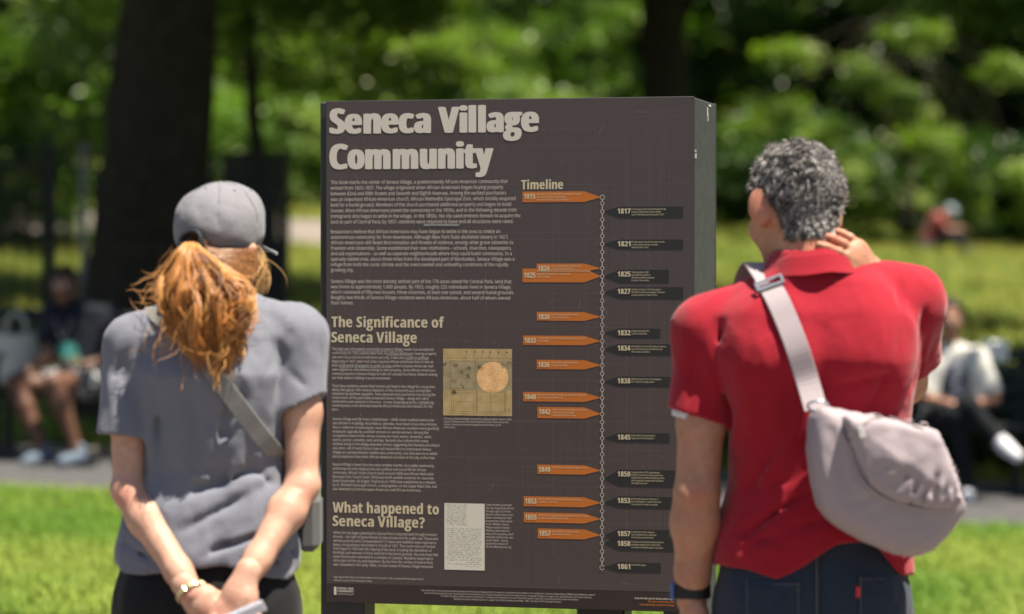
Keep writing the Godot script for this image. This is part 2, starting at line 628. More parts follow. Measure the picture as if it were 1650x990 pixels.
# ---------------------------------------------------------------- trees
func spray_mesh(sd: int, leaves: int, radius: float, size: float) -> ArrayMesh:
	var r := RandomNumberGenerator.new()
	r.seed = sd
	var s := Shape.new()
	for k in leaves:
		var o := Vector3(r.randfn(), r.randfn() * 0.6, r.randfn()) * radius * 0.5
		var b := Basis(Vector3(r.randfn(), r.randfn(), r.randfn()).normalized(), r.randf() * 1.1).rotated(Vector3.UP, r.randf() * TAU)
		var l := size * r.randf_range(0.7, 1.25)
		var w := l * 0.3
		var p0 := o
		var p1 := o + b * Vector3(l * 0.45, 0.02 * l, w)
		var p2 := o + b * Vector3(l, -0.12 * l, 0)
		var p3 := o + b * Vector3(l * 0.45, 0.02 * l, -w)
		var m := o + b * Vector3(l * 0.5, -0.05 * l, 0)
		s.tri3(p0, p1, m); s.tri3(p1, p2, m); s.tri3(p2, p3, m); s.tri3(p3, p0, m)
	return s.mesh()

var sprays := []
var leaf_mats := {}
var bark: StandardMaterial3D

func leaf_mat(kind: String) -> StandardMaterial3D:
	if leaf_mats.has(kind): return leaf_mats[kind]
	var m := mat(Color.WHITE, 0.36, 0.45)
	m.vertex_color_use_as_albedo = true
	m.backlight_enabled = true
	m.backlight = Color(0.80, 0.95, 0.35)
	leaf_mats[kind] = m
	return m

# lobes: [centre above the base, radii, clumps, sprays in a clump, clump radius, spray scale]
func tree(called: String, at: Vector3, trunk: Array, radii: Array, lobes: Array, lo: Color, hi: Color, label: String, sd: int, group := "", category := "tree") -> Node3D:
	var r := RandomNumberGenerator.new()
	r.seed = sd
	var t := base(called, at)
	tag(t, label, category, group)
	if trunk.size():
		var s := Shape.new()
		var pts := []
		var rad := []
		for k in trunk.size() - 1:
			for j in 6:
				var f := j / 6.0
				var p: Vector3 = trunk[k].lerp(trunk[k + 1], f)
				pts.append(p + Vector3(r.randfn(), 0, r.randfn()) * 0.02 * radii[0])
				rad.append(lerpf(radii[k], radii[k + 1], f) * r.randf_range(0.97, 1.03))
		pts.append(trunk[-1]); rad.append(radii[-1])
		s.tube(pts, rad, 20)
		put("trunk", s.mesh(), bark, t)
	var places := []
	var cols := PackedColorArray()
	for q in lobes:
		var c: Vector3 = q[0]
		if trunk.size() > 1 and q.size() > 6:
			var s := Shape.new()
			var from: Vector3 = trunk[-2].lerp(trunk[-1], r.randf())
			var mid := from.lerp(c, 0.5) + Vector3(r.randfn(), 0.5 + r.randf(), r.randfn()) * 0.12 * from.distance_to(c)
			var w: float = q[6]
			s.tube([from, from.lerp(mid, 0.5), mid, mid.lerp(c, 0.6), c + (c - mid) * 0.25], [w, w * 0.8, w * 0.62, w * 0.42, w * 0.12], 8)
			put("limb", s.mesh(), bark, t)
		for k in q[2]:
			var d := Vector3(r.randfn(), r.randfn(), r.randfn()).normalized() * pow(r.randf(), 0.36)
			var o: Vector3 = c + d * q[1]
			if o.y < 0.05: o.y = r.randf() * 0.5
			var tone := lo.lerp(hi, r.randf())
			var droop := Vector3(r.randfn() * 0.3, -0.25, r.randfn() * 0.3)
			for j in q[3]:
				var e: Vector3 = Vector3(r.randfn(), r.randfn() * 0.45, r.randfn()) * q[4] * 0.55
				e += droop * e.length()
				var f: float = q[5] * r.randf_range(0.7, 1.3)
				places.append(Transform3D(Basis(Vector3.UP, r.randf() * TAU).rotated(Vector3.RIGHT, r.randfn() * 0.35).scaled(Vector3.ONE * f), o + e))
				cols.append(tone.lerp(lo.lerp(hi, r.randf()), 0.35) * r.randf_range(0.8, 1.2))
	tag(scatter("crown" if category == "tree" else "foliage", sprays[sd % sprays.size()], leaf_mat("a"), places, cols, t), "", "", "", "stuff")
	return t

func on(x: float, z: float) -> Vector3:
	return Vector3(x, ground(x, z) - 0.05, z)

func build_woods() -> void:
	for k in 3: sprays.append(spray_mesh(40 + k, 16, 0.22, 0.115))
	bark = mat(Color.WHITE, 0.95, 0.2)
	bark.albedo_texture = noise_tex(0.03, lin(0.02, 0.017, 0.012), lin(0.075, 0.065, 0.045), 512, FastNoiseLite.TYPE_CELLULAR, 4, 3)
	tri(bark, 0.8)
	bark.uv1_scale = Vector3(1.6, 0.4, 1.6)
	bump(bark, 0.05, 3.0, 4)
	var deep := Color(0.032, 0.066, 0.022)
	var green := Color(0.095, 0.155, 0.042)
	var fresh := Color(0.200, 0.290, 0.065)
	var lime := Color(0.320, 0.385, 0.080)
	# the big tree behind the left bench
	var hi_lobes := []
	for q in [[-3.0, 7.5, 0.5, 3.4], [1.5, 8.5, 1.0, 3.6], [3.5, 7.0, -2.0, 3.0], [-1.0, 9.5, -3.5, 3.6], [-4.5, 8.0, -3.5, 3.2], [0.5, 11.5, -1.0, 3.8], [2.5, 8.0, -5.0, 3.2], [3.6, 8.2, 2.9, 2.5], [1.4, 7.4, 4.0, 2.3]]:
		hi_lobes.append([Vector3(q[0], q[1], q[2]), Vector3(q[3], 2.2, q[3]), 60 if q[3] > 2.6 else 20, 20, 0.8, 1.5, 0.16])
	tree("elm_tree", on(-2.85, -22.8), [Vector3(-0.16, -0.1, 0), Vector3(-0.10, 0.7, 0), Vector3(0.03, 2.2, 0), Vector3(0.2, 4.5, 0), Vector3(0.4, 7.5, 0)], [0.74, 0.52, 0.43, 0.36, 0.22], hi_lobes, deep, green, "massive dark tree trunk rising behind the left bench", 1)
	# the tree over the right bench: its trunk stands outside the frame
	hi_lobes = []
	for q in [[-2.2, 6.0, 1.2, 2.4], [1.0, 7.0, 1.5, 2.6], [-3.6, 7.6, -0.8, 2.8], [0.0, 8.5, -2.0, 3.2], [3.2, 7.0, -1.0, 3.0], [-1.0, 7.0, -4.5, 3.0], [2.5, 7.5, -4.5, 3.0], [-0.5, 10.5, -1.0, 3.2]]:
		hi_lobes.append([Vector3(q[0], q[1], q[2]), Vector3(q[3], 1.9, q[3]), 62, 20, 0.8, 1.5, 0.14])
	tree("elm_tree", on(6.4, -20.8), [Vector3(0, -0.1, 0), Vector3(0, 0.5, 0), Vector3(-0.1, 3.0, 0), Vector3(-0.2, 6.5, 0)], [0.5, 0.36, 0.3, 0.18], hi_lobes, deep, green, "shade tree whose crown hangs over the right bench", 2)
	# slender trunk right of the big one, with bright young leaves round it
	tree("young_tree", on(-3.05, -33.5), [Vector3(0.35, 0, 0), Vector3(0.15, 1.2, 0), Vector3(0.02, 2.3, 0), Vector3(-0.05, 4.0, 0), Vector3(0.1, 7.0, 0)], [0.12, 0.10, 0.085, 0.08, 0.05], [[Vector3(0.9, 3.6, -1.0), Vector3(1.6, 1.6, 1.4), 34, 16, 0.45, 1.0, 0.04], [Vector3(-0.9, 4.2, 0.4), Vector3(1.6, 1.2, 1.4), 26, 14, 0.5, 1.1, 0.04], [Vector3(0.6, 6.6, 0), Vector3(2.6, 1.8, 2.4), 60, 16, 0.6, 1.3, 0.05]], green, lime, "slender curved dark trunk with bright leaves beyond the iron fence", 3)
	# thick dark trunk behind the kiosk's right corner
	tree("dark_tree", on(1.86, -34.5), [Vector3(0, -0.1, 0), Vector3(0, 0.6, 0), Vector3(-0.03, 3.0, 0), Vector3(-0.05, 6.0, 0)], [0.42, 0.32, 0.28, 0.2], [[Vector3(2.2, 4.9, -0.5), Vector3(2.2, 0.8, 1.6), 46, 16, 0.5, 1.1, 0.09], [Vector3(4.2, 4.6, 0.5), Vector3(1.8, 1.0, 1.5), 40, 16, 0.5, 1.1, 0.08], [Vector3(-1.6, 5.6, 0), Vector3(2.2, 1.2, 2.0), 40, 16, 0.6, 1.2, 0.08], [Vector3(1.0, 7.5, -0.5), Vector3(4.2, 2.0, 3.0), 110, 16, 0.7, 1.5, 0.1]], deep, green, "thick dark trunk standing behind the kiosk's upper right corner", 4)
	# dense trees along the far side of the lawn
	var rows := [
		[-11.5, -50.0, 5.2, deep, fresh, "dark leafy tree at the far left beyond the iron fence"],
		[-7.6, -41.0, 4.4, deep, fresh, "tree with pale hanging leaves behind the left end of the iron fence"],
		[4.0, -59.0, 4.8, deep, green, "dark green tree right of the thick dark trunk"],
		[6.9, -57.0, 4.8, deep, green, "dark tree standing behind the sunlit boughs on the right"],
		[9.6, -55.0, 4.6, deep, green, "dark tree above the far lawn near the right edge"],
		[12.8, -52.0, 4.8, deep, green, "darkest tree at the far right edge of the lawn"],
		[-15.0, -58.0, 5.0, deep, green, "dark tree outside the fence at the far left"]]
	for k in rows.size():
		var q: Array = rows[k]
		var w: float = q[2]
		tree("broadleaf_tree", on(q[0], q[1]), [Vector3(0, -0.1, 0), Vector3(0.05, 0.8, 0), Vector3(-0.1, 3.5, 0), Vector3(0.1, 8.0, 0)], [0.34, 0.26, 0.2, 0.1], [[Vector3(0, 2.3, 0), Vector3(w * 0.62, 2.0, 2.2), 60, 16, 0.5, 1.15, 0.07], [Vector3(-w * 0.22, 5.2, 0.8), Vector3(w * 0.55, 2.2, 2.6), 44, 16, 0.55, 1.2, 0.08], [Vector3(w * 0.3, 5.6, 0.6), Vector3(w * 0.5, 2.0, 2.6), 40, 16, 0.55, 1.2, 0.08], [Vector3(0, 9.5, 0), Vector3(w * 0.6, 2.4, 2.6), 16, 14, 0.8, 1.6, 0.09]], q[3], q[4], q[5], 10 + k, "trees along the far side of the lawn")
	# lower trees that rise behind one another between the big trunk and the dark one
	var tiers := [
		[-4.9, -51.5, 1.7, 2.6, "lowest sunlit bush at the lawn's far edge, left of the kiosk"], [-2.9, -52.5, 2.2, 2.4, "sunlit bush touching the kiosk's left edge"], [0.4, -52.0, 2.4, 2.6, "sunlit bush right behind the kiosk"],
		[-5.9, -55.5, 3.2, 2.8, "bright young tree seen between the big trunk and the slender one"], [-3.5, -56.5, 3.4, 2.8, "bright yellow-green tree right of the slender trunk"], [-1.0, -56.0, 3.4, 2.6, "yellow-green tree over the kiosk's left corner"], [1.4, -57.0, 3.6, 2.6, "pale green tree over the middle of the kiosk"],
		[-5.2, -61.0, 5.0, 3.2, "taller bright tree topping the gap beside the big trunk"], [-2.3, -62.0, 5.0, 3.2, "taller bright tree above the kiosk's left corner"], [0.5, -61.5, 5.0, 3.0, "taller pale green tree above the kiosk's title"], [3.2, -63.0, 5.2, 3.0, "taller pale green tree left of the thick dark trunk"]]
	for k in tiers.size():
		var q: Array = tiers[k]
		var h: float = q[2]
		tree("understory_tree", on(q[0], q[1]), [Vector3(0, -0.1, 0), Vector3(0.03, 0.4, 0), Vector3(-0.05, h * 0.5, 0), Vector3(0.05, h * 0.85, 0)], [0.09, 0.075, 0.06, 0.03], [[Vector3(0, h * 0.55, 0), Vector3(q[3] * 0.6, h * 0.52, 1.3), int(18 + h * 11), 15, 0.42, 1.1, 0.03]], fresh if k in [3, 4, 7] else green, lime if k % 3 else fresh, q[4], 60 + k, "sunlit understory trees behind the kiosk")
	# the bough of sunlit leaves over the right half
	var bough := []
	for q in [[-0.7, 3.0, 0.35], [-0.2, 2.7, 0.34], [0.2, 2.2, 0.40], [0.5, 1.85, 0.36], [0.85, 1.5, 0.40], [0.95, 1.05, 0.34], [1.05, 0.65, 0.30], [-1.35, 1.95, 0.32], [-1.15, 1.65, 0.30], [-2.0, 2.35, 0.26], [-2.45, 2.2, 0.24], [-0.75, 1.15, 0.32], [-0.5, 0.9, 0.28], [0.2, 3.5, 0.4], [-1.9, 3.3, 0.28], [2.0, 1.2, 0.35], [2.25, 0.8, 0.32], [1.7, 3.1, 0.3], [-0.3, 0.2, 0.2]]:
		bough.append([Vector3(q[0], q[1], 0.3 * sin(q[0] * 5.0)), Vector3(q[2], q[2] * 0.9, q[2]), 5, 10, 0.24, 0.8, 0.022])
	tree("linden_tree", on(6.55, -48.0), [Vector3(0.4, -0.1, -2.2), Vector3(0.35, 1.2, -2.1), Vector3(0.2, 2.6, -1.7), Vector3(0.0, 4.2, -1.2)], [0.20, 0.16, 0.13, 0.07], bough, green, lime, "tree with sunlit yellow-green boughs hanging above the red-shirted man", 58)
	# boughs hanging low at the left, in front of the fence's wood
	var shr := [[-7.3, -31.5, 1.3, 1.7, deep, fresh, "shrub with pale leaves seen through the fence at the far left"], [5.0, -51.0, 1.6, 1.1, deep, green, "low dark bush left of the crouching figure on the far lawn"], [9.0, -50.0, 1.9, 1.2, deep, green, "low dark bush right of the crouching figure on the far lawn"]]
	for k in shr.size():
		var q: Array = shr[k]
		tree("shrub", on(q[0], q[1]), [Vector3(0, -0.1, 0), Vector3(0.05, 0.5, 0), Vector3(0, 1.0, 0)], [0.06, 0.05, 0.02], [[Vector3(0, q[3], 0), Vector3(q[2], q[3], 1.0), 80, 14, 0.35, 0.95, 0.025]], q[4], q[5], q[6], 30 + k, "", "shrub")
	# dark plants added behind the right bench, standing in for tree shade
	for k in 5:
		tree("added_dark_plant", on(1.75 + k * 0.62, -20.6), [Vector3(0, -0.05, 0), Vector3(0.02, 0.3, 0), Vector3(0, 0.6, 0)], [0.03, 0.025, 0.01], [[Vector3(0, 0.55, 0), Vector3(0.42, 0.5, 0.4), 46, 9, 0.16, 0.5, 0.012]], deep, Color(0.04, 0.09, 0.014), ["added dark plant in place of tree shade, just left of the seated woman's bench, behind the kiosk edge", "added dark plant in place of tree shade, behind the red-shirted man's shoulder", "added dark plant in place of tree shade, behind the seated woman in the white cardigan", "added dark plant in place of tree shade, right of the seated woman's head", "added dark plant in place of tree shade, at the right edge behind the bench"][k], 50 + k, "added dark plants in place of tree shade behind the right bench", "shrub")
	# the wood beyond
	var r := RandomNumberGenerator.new()
	r.seed = 900
	var places := []
	var cols := PackedColorArray()
	for k in 26000:
		var x := r.randf_range(-30, 30)
		var z := r.randf_range(-66, -96)
		var y := r.randf_range(0.0, 13.0)
		places.append(Transform3D(Basis(Vector3.UP, r.randf() * TAU).rotated(Vector3.RIGHT, r.randfn() * 0.4).scaled(Vector3.ONE * r.randf_range(2.4, 4.2)), Vector3(x, ground(x, z) + y, z)))
		cols.append(deep.lerp(fresh, r.randf()))
	tag(scatter("far_wood", sprays[0], leaf_mat("a"), places, cols), "far-off green wood closing the view behind the lawn", "wood", "", "stuff")

# ---------------------------------------------------------------- fence, benches
func bar(lo: Vector3, hi: Vector3, bev := 0.004) -> ArrayMesh:
	var s := Shape.new()
	s.box(lo, hi, Transform3D(), bev)
	return s.mesh()

func build_furniture() -> void:
	var iron := mat(Color8(26, 27, 27), 0.55, 0.45)
	var slat_paint := mat(Color8(38, 50, 50), 0.5, 0.45)
	slat_paint.albedo_texture = noise_tex(0.02, Color(0.7, 0.7, 0.7), Color(1, 1, 1), 256, FastNoiseLite.TYPE_SIMPLEX_SMOOTH, 5, 12)
	tri(slat_paint, 2.0)
	# picket fence behind the big tree
	var fz := -27.0
	var f := base("picket_fence", on(-2.75, fz))
	tag(f, "tall black iron picket fence behind the left bench and big tree", "fence")
	var slope := 0.04
	var pk := bar(Vector3(-0.017, 0, -0.011), Vector3(0.017, 2.12, 0.011), 0.003)
	var k := 0
	while k < 38:
		var x := -0.06 - k * 0.125
		var o := put("picket", pk, iron, f)
		o.position = Vector3(x, -x * slope, 0)
		if k % 13 == 12:
			var po := put("fence_post", bar(Vector3(-0.035, 0, -0.035), Vector3(0.035, 2.25, 0.035), 0.006), iron, f)
			po.position = Vector3(x - 0.0625, -x * slope, -0.01)
		k += 1
	for y in [0.22, 1.93]:
		var o := put("rail", bar(Vector3(-4.8, -0.02, -0.026), Vector3(0, 0.02, -0.012), 0.003), iron, f)
		o.position = Vector3(0, y, 0)
		o.rotation.z = -slope
	var pp := base("pale_post", on(-3.98, -26.6))
	tag(pp, "slim pale grey post in front of the iron fence", "post")
	put("post_shaft", bar(Vector3(-0.032, 0, -0.032), Vector3(0.032, 2.15, 0.032), 0.008), mat(lin(0.22, 0.21, 0.22), 0.8), pp)
	put("post_cap", bar(Vector3(-0.04, 2.15, -0.04), Vector3(0.04, 2.19, 0.04), 0.01), mat(lin(0.16, 0.15, 0.15), 0.7), pp)
	# black boarded enclosure at the end of the fence
	var e := base("boarded_enclosure", on(-2.43, -27.0))
	tag(e, "tall black boarded enclosure at the right end of the iron fence", "enclosure")
	for j in 8:
		put("board", bar(Vector3(-0.30 + j * 0.075 + 0.003, 0.03, 0.0), Vector3(-0.30 + (j + 1) * 0.075 - 0.003, 2.10, 0.022), 0.004), iron, e)
	for x in [-0.30, 0.27]:
		put("corner_post", bar(Vector3(x, 0, -0.45), Vector3(x + 0.03, 2.12, -0.002), 0.004), iron, e)
	put("lid", bar(Vector3(-0.33, 2.12, -0.47), Vector3(0.33, 2.15, 0.03), 0.006), iron, e)
	# benches
	var proto := base("park_bench", Vector3.ZERO)
	var n := 0
	for q in [[0.0, 0.0], [0.1, 0.0], [0.2, 0.0], [0.3, 0.0], [0.4, 0.0]]:
		put("seat_slat", bar(Vector3(-1.45, 0.425, -0.24 + n * 0.098), Vector3(1.45, 0.46, -0.24 + n * 0.098 + 0.078), 0.008), slat_paint, proto)
		n += 1
	for j in 4:
		var o := put("back_slat", bar(Vector3(-1.45, -0.042, -0.018), Vector3(1.45, 0.042, 0.018), 0.008), slat_paint, proto)
		o.position = Vector3(0, 0.56 + j * 0.115, -0.285 - j * 0.03)
		o.rotation.x = 0.22
	for x in [-1.3, 0.0, 1.3]:
		var s := Shape.new()
		s.tube([Vector3(x, 0, 0.22), Vector3(x, 0.25, 0.2), Vector3(x, 0.41, 0.22)], [0.028, 0.022, 0.026], 8)
		put("leg", s.mesh(), iron, proto)
		s = Shape.new()
		s.tube([Vector3(x, 0, -0.28), Vector3(x, 0.4, -0.265), Vector3(x, 0.7, -0.345), Vector3(x, 0.95, -0.41)], [0.028, 0.024, 0.022, 0.018], 8)
		put("leg", s.mesh(), iron, proto)
		s = Shape.new()
		s.box(Vector3(x - 0.02, 0.385, -0.26), Vector3(x + 0.02, 0.423, 0.25), Transform3D(), 0.006)
		put("seat_rail", s.mesh(), iron, proto)
		s = Shape.new()
		s.tube([Vector3(x, 0.43, 0.235), Vector3(x, 0.60, 0.25), Vector3(x, 0.655, 0.18), Vector3(x, 0.655, 0.0), Vector3(x, 0.65, -0.2), Vector3(x, 0.66, -0.335)], [0.014, 0.014, 0.015, 0.015, 0.014, 0.012], 8)
		put("armrest", s.mesh(), iron, proto)
	var spots := [[-3.35, "dark slatted park bench under the man in the black shirt"], [-0.30, "dark slatted park bench mostly hidden behind the kiosk"], [3.35, "dark slatted park bench under the woman in the white cardigan"]]
	for j in 3:
		var b: Node3D = proto if j == 0 else proto.duplicate()
		if j > 0:
			b.name = numbered("park_bench")
			add_child(b)
		b.position = Vector3(spots[j][0], ground(spots[j][0], -18.72) + 0.006, -18.72)
		b.rotation.z = -0.04
		tag(b, spots[j][1], "bench", "benches along the path")
	# things on the benches
	var cloth := mat(lin(0.50, 0.48, 0.42), 0.9, 0.2)
	var bag := base("tote_bag", Vector3(-3.24, ground(-3.24, -18.7) + 0.472, -18.68))
	tag(bag, "pale canvas tote bag standing on the left bench", "bag")
	var s := Shape.new()
	var rows := [[0.0, 0.15, 0.07], [0.02, 0.165, 0.085], [0.14, 0.17, 0.08], [0.26, 0.16, 0.055], [0.33, 0.15, 0.03], [0.335, 0.145, 0.02]]
	for a in rows.size():
		for j in 20:
			var an := TAU * j / 20
			var cx := signf(cos(an)) * pow(absf(cos(an)), 0.6)
			var cz := signf(sin(an)) * pow(absf(sin(an)), 0.6)
			var wob := 1.0 + 0.05 * sin(an * 3.0 + a * 1.3)
			s.v.append(Vector3(cx * rows[a][1] * wob, rows[a][0] + 0.012 * cos(an * 2.0) * (1.0 if a > 3 else 0.0), cz * rows[a][2] * wob))
			s.n.append(Vector3(cx, 0.05, cz * 1.6).normalized()); s.c.append(Color.WHITE); s.uv.append(Vector2.ZERO)
	for a in rows.size() - 1:
		for j in 20:
			var q := a * 20 + j
			var w := a * 20 + (j + 1) % 20
			s.i.append_array(PackedInt32Array([q, w + 20, q + 20, q, w, w + 20]))
	put("bag_body", s.mesh(), cloth, bag)
	for z in [0.03, -0.03]:
		s = Shape.new()
		s.tube([Vector3(-0.07, 0.30, z), Vector3(-0.06, 0.42, z * 1.2), Vector3(0, 0.47, z * 1.3), Vector3(0.06, 0.42, z * 1.2), Vector3(0.07, 0.30, z)], [0.009, 0.009, 0.009, 0.009, 0.009], 6)
		put("handle", s.mesh(), cloth, bag)
	var cp := base("folded_paper", Vector3(3.22, ground(3.22, -19.1) + 0.965, -19.1))
	tag(cp, "small white folded paper hung over the right bench's top slat", "paper")
	s = Shape.new()
	s.box(Vector3(-0.085, -0.09, 0.05), Vector3(0.085, 0.03, 0.054), Transform3D(Basis(Vector3.RIGHT, 0.22), Vector3.ZERO))
	put("front_leaf", s.mesh(), mat(Color(0.9, 0.9, 0.9), 0.8), cp)
	s = Shape.new()
	s.box(Vector3(-0.085, 0.03, -0.03), Vector3(0.085, 0.034, 0.054), Transform3D(Basis(Vector3.RIGHT, 0.22), Vector3.ZERO))
	put("top_leaf", s.mesh(), mat(Color(0.9, 0.9, 0.9), 0.8), cp)

# ---------------------------------------------------------------- the kiosk
var fonts := {}
const CREAM := Color(0.76, 0.73, 0.68)
const PALE := Color(0.74, 0.70, 0.65)

func font_of(weight: String) -> Dictionary:
	if fonts.has(weight): return fonts[weight]
	var f := SystemFont.new()
	f.font_names = PackedStringArray(["Droid Serif" if weight == "serif" else "Droid Sans"])
	f.font_weight = 700 if weight == "bold" or weight == "black" else 400
	var use: Font = f
	var t := TextMesh.new()
	t.font = use; t.font_size = 48; t.pixel_size = 1.0; t.depth = 0.0; t.text = "H"
	t.horizontal_alignment = HORIZONTAL_ALIGNMENT_LEFT
	var b := t.get_aabb()
	fonts[weight] = {"font": use, "base": b.position.y, "cap": b.size.y}
	return fonts[weight]

# one line of print, in metres on the panel: left end u, baseline v, height of capitals, and either its width or how narrow it is set
func write(s: Shape, text: String, u: float, v: float, cap: float, weight: String, width := 0.0, narrow := 0.8, right := false, step := 4.0, z := 0.0) -> float:
	var f := font_of(weight)
	var t := TextMesh.new()
	t.font = f.font; t.font_size = 48; t.pixel_size = 1.0; t.depth = 0.0; t.curve_step = step; t.text = text
	t.horizontal_alignment = HORIZONTAL_ALIGNMENT_LEFT
	var box := t.get_aabb()
	var sy: float = cap / f.cap
	var sx := sy * narrow
	if width > 0.0: sx = width / maxf(box.size.x, 0.01)
	var x0 := u - (box.position.x + (box.size.x if right else 0.0)) * sx
	var a := t.surface_get_arrays(0)
	var vs: PackedVector3Array = a[Mesh.ARRAY_VERTEX]
	var at := s.v.size()
	var idx: PackedInt32Array = a[Mesh.ARRAY_INDEX] if a[Mesh.ARRAY_INDEX] != null else PackedInt32Array(range(vs.size()))
	# heavy weights are overprinted a hair to either side
	var shifts := [Vector2.ZERO]
	if weight == "black":
		var e := cap * 0.032
		shifts = [Vector2.ZERO, Vector2(e, 0), Vector2(-e, 0), Vector2(0, e * 0.35), Vector2(0, -e * 0.35), Vector2(2 * e, 0), Vector2(-2 * e, 0)]
	elif weight == "bold":
		var e := cap * 0.018
		shifts = [Vector2.ZERO, Vector2(e, 0), Vector2(-e, 0)]
	for j in shifts.size():
		at = s.v.size()
		for p in vs:
			s.v.append(Vector3(x0 + p.x * sx + shifts[j].x, v + (p.y - f.base) * sy + shifts[j].y, z + j * 0.00002))
			s.n.append(Vector3(0, 0, 1)); s.uv.append(Vector2.ZERO); s.c.append(Color.WHITE)
		for k in idx: s.i.append(k + at)
	return sx / sy

func block(lines: Array, u: float, v0: float, v1: float, cap: float, first_width: float, weight := "regular", z := 0.0, step := 6.0) -> Mesh:
	var s := Shape.new()
	var narrow := 0.8
	for k in lines.size():
		var v := lerpf(v0, v1, float(k) / maxi(lines.size() - 1, 1))
		if k == 0: narrow = write(s, lines[0], u, v, cap, weight, first_width, 0.8, false, step, z)
		else: write(s, lines[k], u, v, cap, weight, 0.0, narrow, false, step, z)
	return s.mesh()

func sheet_mesh(u0: float, u1: float, v0: float, v1: float) -> ArrayMesh:
	var s := Shape.new()
	s.quad(Vector3(u0, v1, 0), Vector3(u1, v1, 0), Vector3(u1, v0, 0), Vector3(u0, v0, 0))
	s.uv = PackedVector2Array([Vector2(0, 0), Vector2(1, 0), Vector2(1, 1), Vector2(0, 1)])
	return s.mesh()

func printed(im: Image, rough := 0.5) -> StandardMaterial3D:
	var m := mat(Color.WHITE, rough, 0.45)
	m.albedo_texture = ImageTexture.create_from_image(im)
	m.texture_repeat = false
	return m

func panel_image() -> Image:
	var r := RandomNumberGenerator.new()
	r.seed = 11
	var w := 1024
	var h := 1380
	var im := Image.create(w, h, false, Image.FORMAT_RGBA8)
	im.fill(Color8(69, 59, 57))
	var lay := func(x: int, y: int, ww: int, hh: int, c: Color):
		var p := Image.create(maxi(ww, 1), maxi(hh, 1), false, Image.FORMAT_RGBA8)
		p.fill(c)
		im.blend_rect(p, Rect2i(0, 0, ww, hh), Vector2i(x, y))
	# the ghost of an old survey map printed under the text: streets, lots and streaks of paper
	for k in 900:
		var x := r.randi() % w
		lay.call(x, r.randi() % h - 200, 1 + r.randi() % 3, 60 + r.randi() % 420, Color(0.62, 0.55, 0.52, r.randf() * 0.05) if r.randf() < 0.55 else Color(0.1, 0.08, 0.08, r.randf() * 0.07))
	for k in 60:
		lay.call(r.randi() % w - 100, r.randi() % h, 80 + r.randi() % 500, 1 + r.randi() % 2, Color(0.62, 0.56, 0.52, r.randf() * 0.13))
	for y in [52, 130, 240, 395, 545, 640, 742, 905, 1010, 1090, 1190]:
		lay.call(0 if r.randf() < 0.5 else 180, y, 840, 2, Color(0.66, 0.60, 0.55, 0.10))
	for x in [98, 250, 300, 452, 640, 733, 842, 905]:
		lay.call(x, 40 + r.randi() % 300, 2, 500 + r.randi() % 700, Color(0.66, 0.60, 0.55, 0.10))
	# chips, specks and scratches
	for k in 260:
		var d := 1 + r.randi() % 2
		lay.call(r.randi() % w, r.randi() % h, d, d, Color(0.85, 0.78, 0.7, 0.15 + r.randf() * 0.3))
	for k in 26:
		var x := r.randf() * w
		var y := r.randf() * h
		var a := r.randf() * TAU
		for j in 6 + r.randi() % 30:
			x += cos(a); y += sin(a)
			a += r.randf_range(-0.05, 0.05)
			lay.call(int(x), int(y), 1, 1, Color(0.8, 0.75, 0.7, 0.28))
	for k in 16:
		lay.call(96 + (r.randi() % 3), 895 + k * 9 + r.randi() % 4, 2, 2, Color(0.9, 0.87, 0.82, 0.5))
	return im

